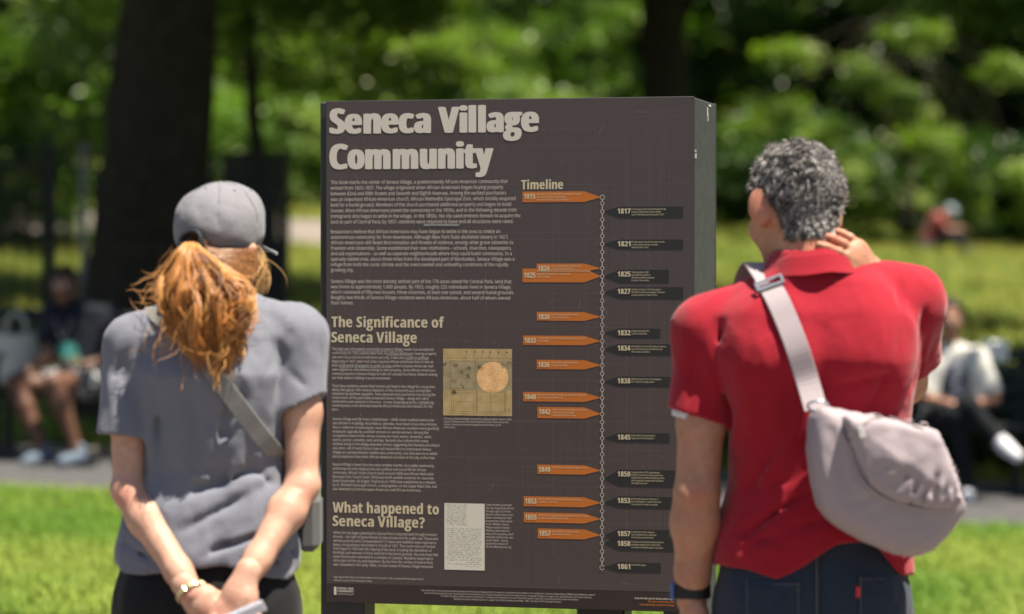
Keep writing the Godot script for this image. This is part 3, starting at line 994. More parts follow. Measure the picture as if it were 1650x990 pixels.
func map_image() -> Image:
	var r := RandomNumberGenerator.new()
	r.seed = 4
	var n := FastNoiseLite.new()
	n.seed = 3
	n.frequency = 0.02
	var im := Image.create(220, 208, false, Image.FORMAT_RGBA8)
	for y in 208:
		for x in 220:
			var t := n.get_noise_2d(x, y) * 0.07 + r.randf_range(-0.015, 0.015)
			var c := Color(0.66 + t, 0.57 + t, 0.39 + t)
			if y > 36 and y < 128: c = Color(0.58 + t, 0.52 + t, 0.39 + t)
			if Vector2(x - 158, (y - 88) * 1.04).length() < 50: c = Color(0.86 + t, 0.68 + t, 0.46 + t)
			im.set_pixel(x, y, c)
	var ink := Color(0.22, 0.17, 0.10)
	var line := func(a: Vector2, b: Vector2, c: Color):
		var steps := int(a.distance_to(b))
		for k in steps + 1:
			var p := a.lerp(b, float(k) / maxi(steps, 1))
			if Rect2(0, 0, 219, 207).has_point(p): im.set_pixel(int(p.x), int(p.y), im.get_pixel(int(p.x), int(p.y)).lerp(c, 0.6))
	line.call(Vector2(0, 29), Vector2(219, 29), ink)
	for x in [72, 98, 124, 148, 174, 200]:
		line.call(Vector2(x, 5), Vector2(x, 28), ink)
		for k in 8: line.call(Vector2(x + r.randf() * 6, 7 + r.randf() * 5), Vector2(x + 2 + r.randf() * 5, 8 + r.randf() * 5), ink)
	for q in [Rect2(26, 130, 80, 72), Rect2(33, 137, 65, 58), Rect2(108, 130, 92, 72), Rect2(108, 134, 88, 62), Rect2(24, 38, 78, 86)]:
		line.call(q.position, Vector2(q.end.x, q.position.y), ink); line.call(Vector2(q.position.x, q.end.y), q.end, ink)
		line.call(q.position, Vector2(q.position.x, q.end.y), ink); line.call(Vector2(q.end.x, q.position.y), q.end, ink)
	line.call(Vector2(152, 130), Vector2(152, 202), ink)
	line.call(Vector2(50, 164), Vector2(86, 165), ink); line.call(Vector2(132, 165), Vector2(172, 166), ink)
	for s in [[40, 52, 14], [82, 60, 22], [58, 72, 14], [80, 84, 16], [34, 102, 10], [62, 116, 10], [34, 136, 34], [118, 56, 22], [5, 50, 12], [190, 52, 12], [16, 80, 6], [210, 45, 6], [214, 190, 4]]:
		for k in s[2] * 3:
			var p := Vector2(s[0] + r.randfn() * 5.0, s[1] + r.randfn() * 4.5)
			line.call(p, p + Vector2(r.randf() * 3, r.randf() * 3), Color(0.12, 0.10, 0.05))
	for k in 90:
		var p := Vector2(158 + r.randfn() * 22, 88 + r.randfn() * 22)
		line.call(p, p + Vector2(2, 1), Color(0.30, 0.12, 0.05))
	return im

func letter_image() -> Image:
	var r := RandomNumberGenerator.new()
	r.seed = 8
	var im := Image.create(190, 312, false, Image.FORMAT_RGBA8)
	for y in 312:
		for x in 190:
			var t := r.randf_range(-0.012, 0.012)
			im.set_pixel(x, y, Color(0.78 + t, 0.76 + t, 0.70 + t))
	for k in 31:
		var y := 8.0 + k * 9.2 + (10.0 if k > 10 else 0.0)
		var x := 8.0 + r.randf() * 8.0
		var to := 100.0 + r.randf() * 8.0 if k < 11 else 178.0 - r.randf() * 10.0
		if k == 28: x = 105.0
		if k > 29: continue
		var ph := r.randf() * 9.0
		while x < to:
			if r.randf() < 0.045: x += 4.0
			x += 0.35
			ph += 0.42 + r.randf() * 0.2
			var yy := y + sin(ph) * 2.0 + sin(ph * 0.31) * 2.4 * sin(ph * 0.113)
			var c := 0.16 + r.randf() * 0.25
			im.set_pixel(clampi(int(x + sin(ph * 0.9)), 1, 188), clampi(int(yy), 1, 310), Color(c, c, c * 0.95))
	for x in 70: im.set_pixel(95 + x, 295, Color(0.35, 0.35, 0.33))
	return im

func tag_mesh(tip: float, shoulder: float, far: float, top: float, bottom: float, vt: float, z: float) -> Mesh:
	var s := Shape.new()
	if far < tip:
		s.quad(Vector3(far, top, z), Vector3(shoulder, top, z), Vector3(shoulder, bottom, z), Vector3(far, bottom, z))
		s.tri3(Vector3(shoulder, top, z), Vector3(tip, vt, z), Vector3(shoulder, bottom, z))
	else:
		s.quad(Vector3(shoulder, top, z), Vector3(far, top, z), Vector3(far, bottom, z), Vector3(shoulder, bottom, z))
		s.tri3(Vector3(shoulder, top, z), Vector3(shoulder, bottom, z), Vector3(tip, vt, z))
	return s.mesh()

func build_kiosk() -> void:
	var k := base("information_kiosk", Vector3(-0.012, 0.0, -7.0), deg_to_rad(-13.1))
	k.position.y = ground(-0.012, -7.0) - 0.01
	var dy := -k.position.y
	tag(k, "tall dark brown information kiosk with printed history text and a timeline", "information kiosk")
	var cream := mat(CREAM, 0.55, 0.4)
	var pale := mat(PALE, 0.55, 0.4)
	var tan_ink := mat(Color(0.74, 0.69, 0.57), 0.55, 0.4)
	var orange := mat(Color8(176, 98, 30), 0.5, 0.45)
	var black := mat(Color8(32, 31, 30), 0.5, 0.45)
	var steel := mat(Color8(58, 58, 64), 0.5, 0.45)
	steel.albedo_texture = noise_tex(0.02, Color(0.78, 0.78, 0.8), Color(1, 1, 1), 512, FastNoiseLite.TYPE_SIMPLEX_SMOOTH, 6, 5)
	tri(steel, 2.2)
	bump(steel, 0.25, 0.03)
	var chip := mat(Color(0.75, 0.74, 0.72), 0.8)
	var pen := mat(Color(0.50, 0.53, 0.50), 0.7)
	var dark_steel := mat(Color8(44, 44, 42), 0.5, 0.45)
	var T := func(o: Node3D, z := 0.0): o.position = Vector3(0, dy, z)
	# front and back panels, posts
	var s := Shape.new()
	s.box(Vector3(-0.4622, 0.697, -0.012), Vector3(0.4622, 1.9425, -0.0005), Transform3D(), 0.0015)
	T.call(put("front_panel", s.mesh(), mat(Color8(40, 37, 36), 0.5), k))
	var face := put("panel_print", sheet_mesh(-0.4605, 0.4605, 0.745, 1.941), printed(panel_image(), 0.42), k)
	T.call(face)
	s = Shape.new()
	s.quad(Vector3(-0.4605, 0.745, 0), Vector3(0.4605, 0.7435, 0), Vector3(0.4605, 0.6985, 0), Vector3(-0.4605, 0.6985, 0))
	T.call(put("footer_strip", s.mesh(), mat(Color8(44, 35, 33), 0.42, 0.45), k))
	s = Shape.new()
	s.box(Vector3(-0.4622, 0.697, -0.345), Vector3(0.4622, 1.9425, -0.333), Transform3D(), 0.0015)
	T.call(put("back_panel", s.mesh(), dark_steel, k))
	for q in [[-0.482, -0.368, -0.115, -0.016], [0.385, 0.462, -0.328, -0.016], [0.128, 0.25, -0.328, -0.22]]:
		s = Shape.new()
		s.box(Vector3(q[0], -0.05 - dy, q[2]), Vector3(q[1], 1.9415 if q[1] > 0.3 or q[0] < -0.3 else 1.90, q[3]), Transform3D(), 0.004)
		T.call(put("post", s.mesh(), steel if q[1] > 0.3 else dark_steel, k))
	s = Shape.new()
	s.box(Vector3(-0.40, 1.925, -0.33), Vector3(0.40, 1.94, -0.016), Transform3D(), 0.003)
	T.call(put("top_cap", s.mesh(), dark_steel, k))
	for q in [[0.4624, 1.915, -0.20, 0.006, 0.022], [0.4624, 1.900, -0.205, 0.004, 0.016], [0.4624, 1.932, -0.235, 0.03, 0.004], [0.4632, 1.80, -0.02, 0.006, 0.012], [0.4632, 1.812, -0.018, 0.003, 0.006]]:
		s = Shape.new()
		s.box(Vector3(q[0] - 0.002, q[1] - q[4] / 2, q[2] - q[3] / 2), Vector3(q[0] + 0.0012, q[1] + q[4] / 2, q[2] + q[3] / 2))
		T.call(put("chipped_paint", s.mesh(), chip, k))
	# headings
	s = Shape.new()
	write(s, "Seneca Village", -0.4488, 1.8612, 0.0625, "black", 0.525, 1, false, 1.0)
	write(s, "Community", -0.4488, 1.7732, 0.0625, "black", 0.411, 1, false, 1.0)
	T.call(put("title_lettering", s.mesh(), cream, k), 0.0004)
	s = Shape.new()
	write(s, "Timeline", 0.0357, 1.7209, 0.0225, "bold", 0.104, 1, false, 1.5)
	write(s, "The Significance of", -0.4477, 1.3815, 0.0262, "bold", 0.288, 1, false, 1.5)
	write(s, "Seneca Village", -0.4477, 1.3437, 0.0262, "bold", 0.2185, 1, false, 1.5)
	write(s, "What happened to", -0.445, 0.921, 0.0262, "bold", 0.272, 1, false, 1.5)
	write(s, "Seneca Village?", -0.445, 0.8872, 0.0262, "bold", 0.236, 1, false, 1.5)
	T.call(put("heading_lettering", s.mesh(), tan_ink, k), 0.0004)
	# running text
	var para := func(lines: Array, u: float, v0: float, v1: float, cap: float, w: float): T.call(put("paragraph_lettering", block(lines, u, v0, v1, cap, w), pale, k), 0.0004)
	para.call(["This kiosk marks the center of Seneca Village, a predominantly African-American community that", "existed from 1825-1857. The village originated when African Americans began buying property", "between 82nd and 89th Streets and Seventh and Eighth Avenues. Among the earliest purchasers", "was an important African-American church, African Methodist Episcopal Zion, which initially acquired", "land for a burial ground. Members of the church purchased additional property and began to build", "houses. More African Americans joined the community in the 1830s, and in the following decade Irish", "immigrants also began to settle in the village. In the 1850s, the city used eminent domain to acquire the", "land as part of Central Park; by 1857, residents were required to leave and all structures were razed."], -0.449, 1.7365, 1.6386, 0.0087, 0.4504)
	para.call(["Researchers believe that African Americans may have begun to settle in the area to create an", "autonomous community far from downtown. Although New York State abolished slavery in 1827,", "African Americans still faced discrimination and threats of violence, among other grave obstacles to", "freedom and citizenship. Some established their own institutions – schools, churches, newspapers,", "and aid organizations – as well as separate neighborhoods where they could build community. In a", "sparsely-settled area, about three miles from the developed part of Manhattan, Seneca Village was a", "refuge from both the racist climate and the overcrowded and unhealthy conditions of the rapidly", "growing city."], -0.449, 1.6142, 1.5193, 0.0087, 0.4318)
	para.call(["Seneca Village was the most densely settled part of the 776 acres slated for Central Park, land that", "was home to approximately 1,600 people. By 1855, roughly 225 individuals lived in Seneca Village,", "which consisted of fifty-two houses, three churches, at least one school, and several burial grounds.", "Roughly two-thirds of Seneca Village residents were African-American, about half of whom owned", "their homes."], -0.449, 1.4912, 1.4378, 0.0087, 0.460)
	para.call(["The high rate of property ownership in Seneca Village made it an exceptional", "community for 19th-century New York. For African Americans, having property", "was not only a source of economic security, it was also a path to suffrage.", "Beginning in 1821, New York State required African-American men to own at", "least $250 worth of property in order to vote, while European-American men", "were eligible to vote without having to own property. Some African Americans", "owned property in Seneca Village but did not actually live there, instead renting", "out their land or holding it as an investment."], -0.4463, 1.3245, 1.2528, 0.0066, 0.261)
	para.call(["That many residents owned their homes and lived in the village for a long time", "defies the typical 19th-century depiction of the community as a shantytown", "inhabited by destitute squatters. Park advocates and journalists chronicling the", "construction of the park often presented Seneca Village – along with other", "settlements and residents in the area – in very disparaging terms, highlighting", "contemporary racist attitudes towards African Americans and disdain for the", "poor."], -0.4463, 1.2326, 1.1743, 0.0066, 0.264)
	para.call(["Seneca Village was far from a shantytown – while some residents were poor", "and did live in buildings described as shanties, most lived in two-story homes.", "Also in defiance of stereotypes, most African-American residents were gainfully", "employed, typically as unskilled laborers or service workers. Among the", "occupations listed in the census records are cook, waiter, domestic, sailor,", "sexton, grocer, preacher, and cartman. Records also indicate that many", "children living in the village attended school, suggesting that families prioritized", "education. All of these factors have led researchers to understand Seneca", "Village as a predominantly middle-class community, one that was more stable", "and prosperous than other African-American enclaves in the city at the time."], -0.445, 1.1505, 1.0575, 0.0066, 0.261)
	para.call(["Seneca Village's three churches were another marker of a stable community,", "anchoring not only religious but also political and social life for African", "Americans. African Union Church (built around 1840) and African Methodist", "Episcopal Zion Church (built 1853) were both satellite locations for churches", "based downtown. All Angels' Church (built 1849) was established as a mission", "by St. Michael's Episcopal Church, a congregation on the Upper West Side, and", "was attended by both European Americans and African Americans."], -0.445, 1.0376, 0.9766, 0.0066, 0.261)
	para.call(["When the city began planning for Central Park it acquired land through eminent", "domain – the right of governments to take private land for public use. Those who", "owned property were compensated for its value and residents were required to", "leave, a long process that ended in the fall of 1857. The construction of Central", "Park began in 1858 with the clearing of the land, including the demolition of", "buildings and removal of those interred in the burial grounds. Records show that", "some burials were relocated to a cemetery in Queens. Residents dispersed to", "other parts of the city and elsewhere. By the time this section of Central Park", "was completed in the early 1860s, no clear traces of Seneca Village remained."], -0.4436, 0.8678, 0.7887, 0.0066, 0.266)
	para.call(["The map of Seneca Village, prepared by engineer Egbert Viele in 1856", "as part of the survey of the land slated for Central Park, shows the", "cluster of houses, churches, and gardens that made up the", "community."], -0.1601, 1.1558, 1.1345, 0.0046, 0.171)
	para.call(["Some residents protested", "the city's acquisition of land", "through right of eminent", "domain, while others wrote", "letters asserting that their", "property was undervalued.", "In this affidavit, Seneca", "Village resident Andrew", "Williams states that the", "value of his property, which", "consisted of three lots, was", "worth $4,000 – almost", "double the amount of", "$2,335 offered by the city."], -0.0533, 0.9455, 0.8422, 0.0050, 0.064)
	para.call(["Map: Egbert Viele, Map of the lands included in the Central Park, 1856. Courtesy of NYC Municipal Archives.", "Affidavit: Courtesy of NYC Municipal Archives."], -0.442, 0.7585, 0.7502, 0.0044, 0.2312)
	# pictures
	T.call(put("printed_map", sheet_mesh(-0.1616, 0.0123, 1.166, 1.3303), printed(map_image()), k), 0.0004)
	T.call(put("printed_letter", sheet_mesh(-0.1586, -0.0565, 0.7857, 0.9499), printed(letter_image()), k), 0.0004)
	# footer
	s = Shape.new()
	s.quad(Vector3(-0.442, 0.736, 0), Vector3(-0.4356, 0.736, 0), Vector3(-0.4356, 0.7161, 0), Vector3(-0.442, 0.7161, 0))
	write(s, "CENTRAL PARK", -0.4335, 0.7300, 0.0050, "bold", 0.0425)
	write(s, "CONSERVANCY", -0.4335, 0.7232, 0.0050, "bold", 0.0425)
	write(s, "central to the park", -0.4335, 0.7168, 0.0040, "regular", 0.0425)
	T.call(put("logo_lettering", s.mesh(), cream, k), 0.0008)
	s = Shape.new()
	var v := 0.7313
	for q in [["The Central Park Conservancy developed the program of interpretive signage based on research conducted by the Institute for the Exploration of Seneca Village History (IESVH), with additional research", 0.220, 0.4372], ["and content development by the Conservancy and Hunter Research, Inc. Project management by Hunter Research, Inc. and graphic design by Douglas Scott. Sign fabrication by Pannier Graphics.", 0.213, 0.423], ["The IESVH includes Cynthia Copeland, Paul Johnson, Charlotte Jones, Meredith Linn, Nan Rothschild, Herbert Seignoret, Diana diZerega Wall, and Sharon Wilkins.", 0.180, 0.348], ["Background map for all signs: Gardner A. Sage, Central Park Condemnation Maps, 1856. Courtesy of NYC Municipal Archives.", 0.1366, 0.2716]]:
		write(s, q[0], q[1], v, 0.0038, "regular", q[2], 1.0, true, 8.0)
		v -= 0.0064
	write(s, "Scan the QR code to locate other signs", 0.4158, 0.7262, 0.0042, "bold", 0.0976, 1.0, true, 6.0)
	T.call(put("credit_lettering", s.mesh(), pale, k), 0.0008)
	s = Shape.new()
	write(s, "For more information visit", 0.4158, 0.7190, 0.0042, "bold", 0.064, 1.0, true, 6.0)
	write(s, "centralparknyc.org/senecavillage", 0.4158, 0.7114, 0.0042, "bold", 0.0854, 1.0, true, 6.0)
	T.call(put("visit_lettering", s.mesh(), orange, k), 0.0008)
	# pen marks under the text
	var rr := RandomNumberGenerator.new()
	rr.seed = 5
	for q in [[-0.2105, -0.1200, 1.6345, 0.0042], [-0.437, -0.262, 1.3222, 0.0016], [-0.306, -0.242, 1.3130, 0.0016], [-0.257, -0.199, 1.3020, 0.0015], [-0.429, -0.290, 1.2822, 0.0017]]:
		var x: float = q[0]
		s = Shape.new()
		while x < q[1]:
			var nx := minf(x + 0.006, q[1])
			var y0: float = q[2] + rr.randf_range(-0.0004, 0.0004)
			var w: float = q[3] * rr.randf_range(0.75, 1.15) * 0.5
			s.quad(Vector3(x, y0 + w, 0), Vector3(nx, y0 + w, 0), Vector3(nx, y0 - w, 0), Vector3(x, y0 - w, 0))
			x = nx
		T.call(put("pen_mark", s.mesh(), pen, k), 0.0007)
	# timeline: a chain of rings, one for each year
	s = Shape.new()
	var yv := func(y: int) -> float: return 1.7005 if y == 1815 else 1.6659 - (y - 1817) * 0.01967
	var cu := 0.2375
	for y in range(1815, 1862):
		var r: float = 0.0062 if y == 1815 or y == 1861 else 0.0052
		var cv: float = yv.call(y)
		for j in 16:
			if y == 1861 and (j == 0 or j == 15): continue
			var a := TAU * j / 16
			var b := TAU * (j + 1) / 16
			var q := 0.0016
			s.quad(Vector3(cu + cos(b) * r, cv + sin(b) * r, 0), Vector3(cu + cos(a) * r, cv + sin(a) * r, 0), Vector3(cu + cos(a) * (r - q), cv + sin(a) * (r - q), 0), Vector3(cu + cos(b) * (r - q), cv + sin(b) * (r - q), 0))
		if y < 1861:
			var bot: float = yv.call(y + 1) + (0.0062 if y == 1860 else 0.0052)
			s.quad(Vector3(cu - 0.0012, cv - r, 0), Vector3(cu + 0.0012, cv - r, 0), Vector3(cu + 0.0012, bot, 0), Vector3(cu - 0.0012, bot, 0))
	T.call(put("timeline_chain", s.mesh(), mat(Color(0.66, 0.63, 0.58), 0.55), k), 0.0011)
	var left := [[1815, 0.0388, 1.7151, 1.6894, ["Surveyor John Randel completes maps", "documenting Manhattan's upper Manhattan.", "The area in the West 80s is largely undeveloped."], 0.110], [1824, 0.0745, 1.5394, 1.5198, ["John and Elizabeth Whitehead", "purchase farmland in the West 80s."], 0.074], [1825, 0.0388, 1.5273, 1.494, ["African Americans purchase land from the Whiteheads,", "African Methodist Episcopal Zion Church purchases", "land for a cemetery."], 0.134], [1830, 0.0745, 1.4214, 1.4002, ["86th Street and 8th Avenue", "are in use through the area."], 0.068], [1833, 0.0403, 1.3636, 1.3409, ["St. Michael's Church establishes Sunday School", "in Seneca Village."], 0.120], [1836, 0.0745, 1.3047, 1.282, ["Maps show approximately", "12 buildings in the village."], 0.066], [1840, 0.0403, 1.2256, 1.2028, ["First record of Irish immigrants settling in the area,", "African Union Church and School built."], 0.122], [1842, 0.0761, 1.1896, 1.1623, ["Construction of receiving reservoir for", "Croton Aqueduct begins, includes", "forested land west of Seneca Village."], 0.088], [1849, 0.0761, 1.0485, 1.0258, ["St. Michael's builds All Angels' Church."], 0.092], [1853, 0.0419, 0.9705, 0.9462, ["African Methodist Episcopal Zion Church lays", "cornerstone for a new church."], 0.110], [1855, 0.0419, 0.931, 0.9067, ["Land for the park surveyed, documenting 52 houses", "and approximately 225 residents in the village."], 0.126], [1857, 0.0769, 0.8923, 0.868, ["All residents forced to leave.", "Most buildings are removed."], 0.068]]
	for q in left:
		var vt: float = yv.call(q[0])
		var z := 0.0006 if q[0] == 1824 else 0.0004
		var t := put("timeline_tag", tag_mesh(0.2345, 0.193, q[1], q[2], q[3], vt, z), orange, k)
		T.call(t)
		s = Shape.new()
		var top: float = q[2]
		write(s, str(q[0]), q[1] + 0.0035, top - 0.0175 if q[2] - q[3] < 0.03 else top - 0.022, 0.0125, "bold", 0.0285, 1, false, 2.0, 0.0008)
		for j in q[4].size():
			write(s, q[4][j], q[1] + 0.036, top - 0.0078 - j * 0.0068, 0.0042, "regular", q[5] if j == 0 else 0.0, 0.62, false, 8.0, 0.0008)
		put("year_lettering", s.mesh(), tan_ink, t)
	var right := [[1817, 0.4361, 1.6771, 1.6502, ["NY State passes the Gradual Emancipation Law;", "enslaved African Americans born before", "July 4, 1799 will become free on July 4, 1827."]], [1821, 0.4361, 1.5979, 1.574, ["NY State requires that African-American men,", "in order to vote, must own property", "valued at $250 or more."]], [1825, 0.4013, 1.5246, 1.4931, ["Total population of NYC", "approximately 166,000, of", "which 8% are African-American.", "Less than 100 are slaves."]], [1827, 0.4363, 1.4827, 1.4543, ["Abolition of slavery in NY State on July 4.", "First African-American newspaper, Freedom's", "Journal, published in New York City."]], [1832, 0.3802, 1.3822, 1.3597, ["Cholera outbreak in NYC,", "3,500 die, 80,000 flee."]], [1834, 0.4364, 1.345, 1.3181, ["Anti-abolitionist riots in NYC destroy numerous", "homes and businesses of abolitionists and", "African-American leaders."]], [1838, 0.4365, 1.2657, 1.2417, ["Planning begins for the Croton Aqueduct,", "NYC's first water supply system."]], [1845, 0.4032, 1.1289, 1.1064, ["Potato famine in Ireland leads to", "huge wave of Irish immigration."]], [1850, 0.4397, 1.0395, 0.999, ["Total population of NYC approximately", "550,000, of which 6% are African-American.", "Fugitive Slave Act enables law enforcement to", "arrest suspected runaway slaves and denies", "them right to jury trial."]], [1853, 0.4398, 0.975, 0.9465, ["NY State sets aside over 750 acres of", "land in Manhattan to create Central Park,", "the country's first major public park."]], [1857, 0.4019, 0.8947, 0.8661, ["In Dred Scott decision Supreme", "Court rules that African Americans", "are not and cannot be citizens."]], [1858, 0.4429, 0.8791, 0.8431, ["Frederick Law Olmsted and Calvert Vaux win", "the design competition for Central Park.", "First section of the park opens to the public."]], [1861, 0.3822, 0.8146, 0.7905, ["The Civil War begins."]]]
	for q in right:
		var vt: float = yv.call(q[0])
		var z := 0.0006 if q[0] == 1857 else 0.0004
		var t := put("timeline_tag", tag_mesh(0.2405, 0.279, q[1], q[2], q[3], vt, z), black, k)
		T.call(t)
		s = Shape.new()
		var top: float = q[2]
		if q[0] == 1858: top -= 0.0085
		write(s, str(q[0]), 0.2755, top - 0.0165, 0.0125, "bold", 0.0315, 1, false, 2.0, 0.0008)
		for j in q[4].size():
			write(s, q[4][j], 0.3095, top - 0.0078 - j * 0.0066, 0.0042, "regular", 0.0, 0.68, false, 8.0, 0.0008)
		put("year_lettering", s.mesh(), tan_ink, t)

# ---------------------------------------------------------------- people
var skin_noise: FastNoiseLite

func field(cell: float, lo: Vector3, hi: Vector3) -> Field:
	var f := Field.new()
	f.cell = cell; f.lo = lo; f.hi = hi
	return f

# skull, jaw, nose, lips, brow, eye sockets, ears; local -z looks forward
func head(f: Field, at: Vector3, b: Basis, size := 1.0, ear := 1.0) -> void:
	var P := func(x, y, z): return at + b * (Vector3(x, y, z) * size)
	f.add(Ball.new(P.call(0, 0.03, 0.015), Vector3(0.074, 0.086, 0.094) * size, b, 0.03))
	f.add(Ball.new(P.call(0, -0.04, -0.028), Vector3(0.060, 0.074, 0.062) * size, b, 0.04))
	f.add(Ball.new(P.call(0, -0.096, -0.062), Vector3(0.027, 0.02, 0.022) * size, b, 0.03))
	f.add(Cone.new(P.call(-0.036, 0.016, -0.077), P.call(0.036, 0.016, -0.077), 0.012 * size, 0.012 * size, 0.015))
	f.add(Cone.new(P.call(0, 0.008, -0.088), P.call(0, -0.030, -0.107), 0.008 * size, 0.0125 * size, 0.012))
	for s in [-1.0, 1.0]:
		f.add(Ball.new(P.call(0.036 * s, -0.03, -0.066), Vector3(0.024, 0.022, 0.02) * size, b, 0.02))
		f.add(Ball.new(P.call(0.0315 * s, 0.002, -0.096), Vector3(0.017, 0.011, 0.014) * size, b, 0.008).carve())
		f.add(Ball.new(P.call((0.072 + 0.013 * ear) * s, -0.008, 0.020), Vector3(0.0085, 0.034, 0.022) * size * ear, b * Basis(Vector3.UP, -0.65 * s), 0.006))
		f.add(Ball.new(P.call(0.077 * s, -0.036, 0.010), Vector3(0.008, 0.012, 0.010) * size, b, 0.006))
	f.add(Cone.new(P.call(-0.018, -0.060, -0.084), P.call(0.018, -0.060, -0.084), 0.0075 * size, 0.0075 * size, 0.008))
	f.add(Cone.new(P.call(-0.016, -0.071, -0.081), P.call(0.016, -0.071, -0.081), 0.0075 * size, 0.0075 * size, 0.006))

func eyes(parent: Node, at: Vector3, b: Basis, size := 1.0) -> void:
	for s in [-1.0, 1.0]:
		var m := SphereMesh.new()
		m.radius = 0.0105 * size
		m.height = 0.021 * size
		m.radial_segments = 16
		m.rings = 8
		var o := put("eye", m, M.eye_white, parent)
		o.position = at + b * (Vector3(0.0315 * s, 0.002, -0.083) * size)
		var i := SphereMesh.new()
		i.radius = 0.005 * size
		i.height = 0.010 * size
		i.radial_segments = 12
		i.rings = 6
		var q := put("iris", i, M.iris, o)
		q.position = b * Vector3(0, 0, -0.0068) * size

# palm and five fingers; n points out of the palm, thumb = +1 when the thumb lies towards dir x n
func hand(f: Field, w: Vector3, dir: Vector3, n: Vector3, thumb: float, curl: Array, size := 1.0, spread := 0.06) -> void:
	dir = dir.normalized()
	n = (n - dir * n.dot(dir)).normalized()
	var side := dir.cross(n) * thumb
	f.add(Cone.new(w - dir * 0.03 * size, w + dir * 0.02 * size, 0.026 * size, 0.028 * size, 0.02).thin(n, 0.72))
	f.add(Cone.new(w + dir * 0.025 * size + side * 0.004, w + dir * 0.078 * size, 0.033 * size, 0.039 * size, 0.02).thin(n, 0.40))
	f.add(Cone.new(w + dir * 0.022 * size + side * 0.022 * size + n * 0.008, w + dir * 0.055 * size + side * 0.02 * size + n * 0.008, 0.015 * size, 0.012 * size, 0.02))
	var lens := [0.072, 0.081, 0.075, 0.058]
	for k in 4:
		var p := w + (dir * (0.094 - 0.004 * absf(k - 1.2)) + side * (0.030 - 0.0195 * k)) * size
		var d := (dir + side * spread * (1.5 - k)).normalized()
		var ax := d.cross(n).normalized()
		var r := (0.0092 if k < 3 else 0.0080) * size
		f.add(Cone.new(p - d * 0.03 * size, p, r, r * 1.02, 0.012))
		var c: float = curl[k]
		for j in 3:
			d = d.rotated(ax, c * [0.75, 1.1, 0.8][j])
			var e: Vector3 = p + d * lens[k] * [0.46, 0.30, 0.24][j] * size
			f.add(Cone.new(p, e, r * (1.0 - 0.07 * j), r * (0.94 - 0.09 * j), 0.004))
			p = e
	var tp := w + (dir * 0.028 + side * 0.026 + n * 0.006) * size
	var td := (dir * 0.62 + side * 0.62 + n * 0.35).normalized()
	var ta := td.cross(n).normalized()
	for j in 3:
		var e: Vector3 = tp + td * [0.036, 0.032, 0.026][j] * size
		f.add(Cone.new(tp, e, [0.014, 0.0115, 0.0105][j] * size, [0.0115, 0.0105, 0.0085][j] * size, 0.006))
		tp = e
		td = td.rotated(ta, float(curl[4]))

func skin(base_c: Color, warm_c: Color, spots: Array) -> Callable:
	return func(p: Vector3) -> Color:
		var t := skin_noise.get_noise_3dv(p * 60.0) * 0.16 + skin_noise.get_noise_3dv(p * 14.0) * 0.14
		var c := base_c * (1.0 + t)
		var w := maxf(skin_noise.get_noise_3dv(p * 22.0 + Vector3(9, 9, 9)), 0.0) * 0.5
		for s in spots: w = maxf(w, clampf(1.2 - p.distance_to(s[0]) / float(s[1]), 0.0, 1.0) * 0.85)
		return c.lerp(warm_c, clampf(w, 0.0, 0.9))

# the field's outermost surface towards +z at (x, y)
func surface_z(f: Field, x: float, y: float, from := 0.32) -> float:
	var z := from
	while z > -0.3:
		if f.value(Vector3(x, y, z), f.prims, []) < 0.0: return z
		z -= 0.004
	return 0.0

func creases(f: Field, list: Array) -> void:
	for q in list:
		f.crease(Vector3(q[0], q[1], surface_z(f, q[0], q[1])), Vector3(q[2], q[3], surface_z(f, q[2], q[3])), q[4] * 2.0, q[5])

func crumple(f: Field, amp: float, scale: Vector3, sd: int, ridged := false) -> void:
	f.wave = FastNoiseLite.new()
	f.wave.seed = sd
	f.wave.frequency = 1.0
	f.wave.fractal_octaves = 3
	f.wave.fractal_type = FastNoiseLite.FRACTAL_RIDGED if ridged else FastNoiseLite.FRACTAL_FBM
	f.wave.domain_warp_enabled = true
	f.wave.domain_warp_amplitude = 0.5
	f.wave_amp = amp
	f.wave_scale = scale

func fabric(c: Color, rough := 0.9, grain := 0.10, weave := 34.0, sheen := 0.25) -> StandardMaterial3D:
	var m := mat(Color.WHITE, rough, 0.25)
	m.albedo_texture = noise_tex(0.08, c * Color(1 - grain, 1 - grain, 1 - grain), c * Color(1 + grain * 0.6, 1 + grain * 0.6, 1 + grain * 0.6), 512, FastNoiseLite.TYPE_SIMPLEX_SMOOTH, 6, 17)
	tri(m, weave * 0.12)
	m.rim_enabled = sheen > 0.0
	m.rim = sheen
	m.rim_tint = 0.6
	bump(m, 0.28, 0.05, 2, 9)
	return m

func ribbon(pts: Array, ups: Array, width: float, thick: float) -> ArrayMesh:   # a strap: ups are the outward directions
	var s := Shape.new()
	var n := pts.size()
	var ring := []
	for k in n:
		var t: Vector3 = (pts[mini(k + 1, n - 1)] - pts[maxi(k - 1, 0)]).normalized()
		var u: Vector3 = (ups[k] - t * t.dot(ups[k])).normalized()
		var sd := t.cross(u) * width * 0.5
		var h := u * thick
		ring.append([pts[k] - sd, pts[k] - sd * 0.94 + h, pts[k] + sd * 0.94 + h, pts[k] + sd])
	for k in n - 1:
		for j in 4:
			var a: Array = ring[k]
			var b: Array = ring[k + 1]
			s.quad(a[j], b[j], b[(j + 1) % 4], a[(j + 1) % 4])
	return s.mesh()

func smooth_path(ctrl: Array, per := 8) -> Array:
	var out := []
	for k in ctrl.size() - 1:
		var a: Vector3 = ctrl[maxi(k - 1, 0)]
		var d: Vector3 = ctrl[mini(k + 2, ctrl.size() - 1)]
		for j in per: out.append(ctrl[k].cubic_interpolate(ctrl[k + 1], a, d, float(j) / per))
	out.append(ctrl[-1])
	return out

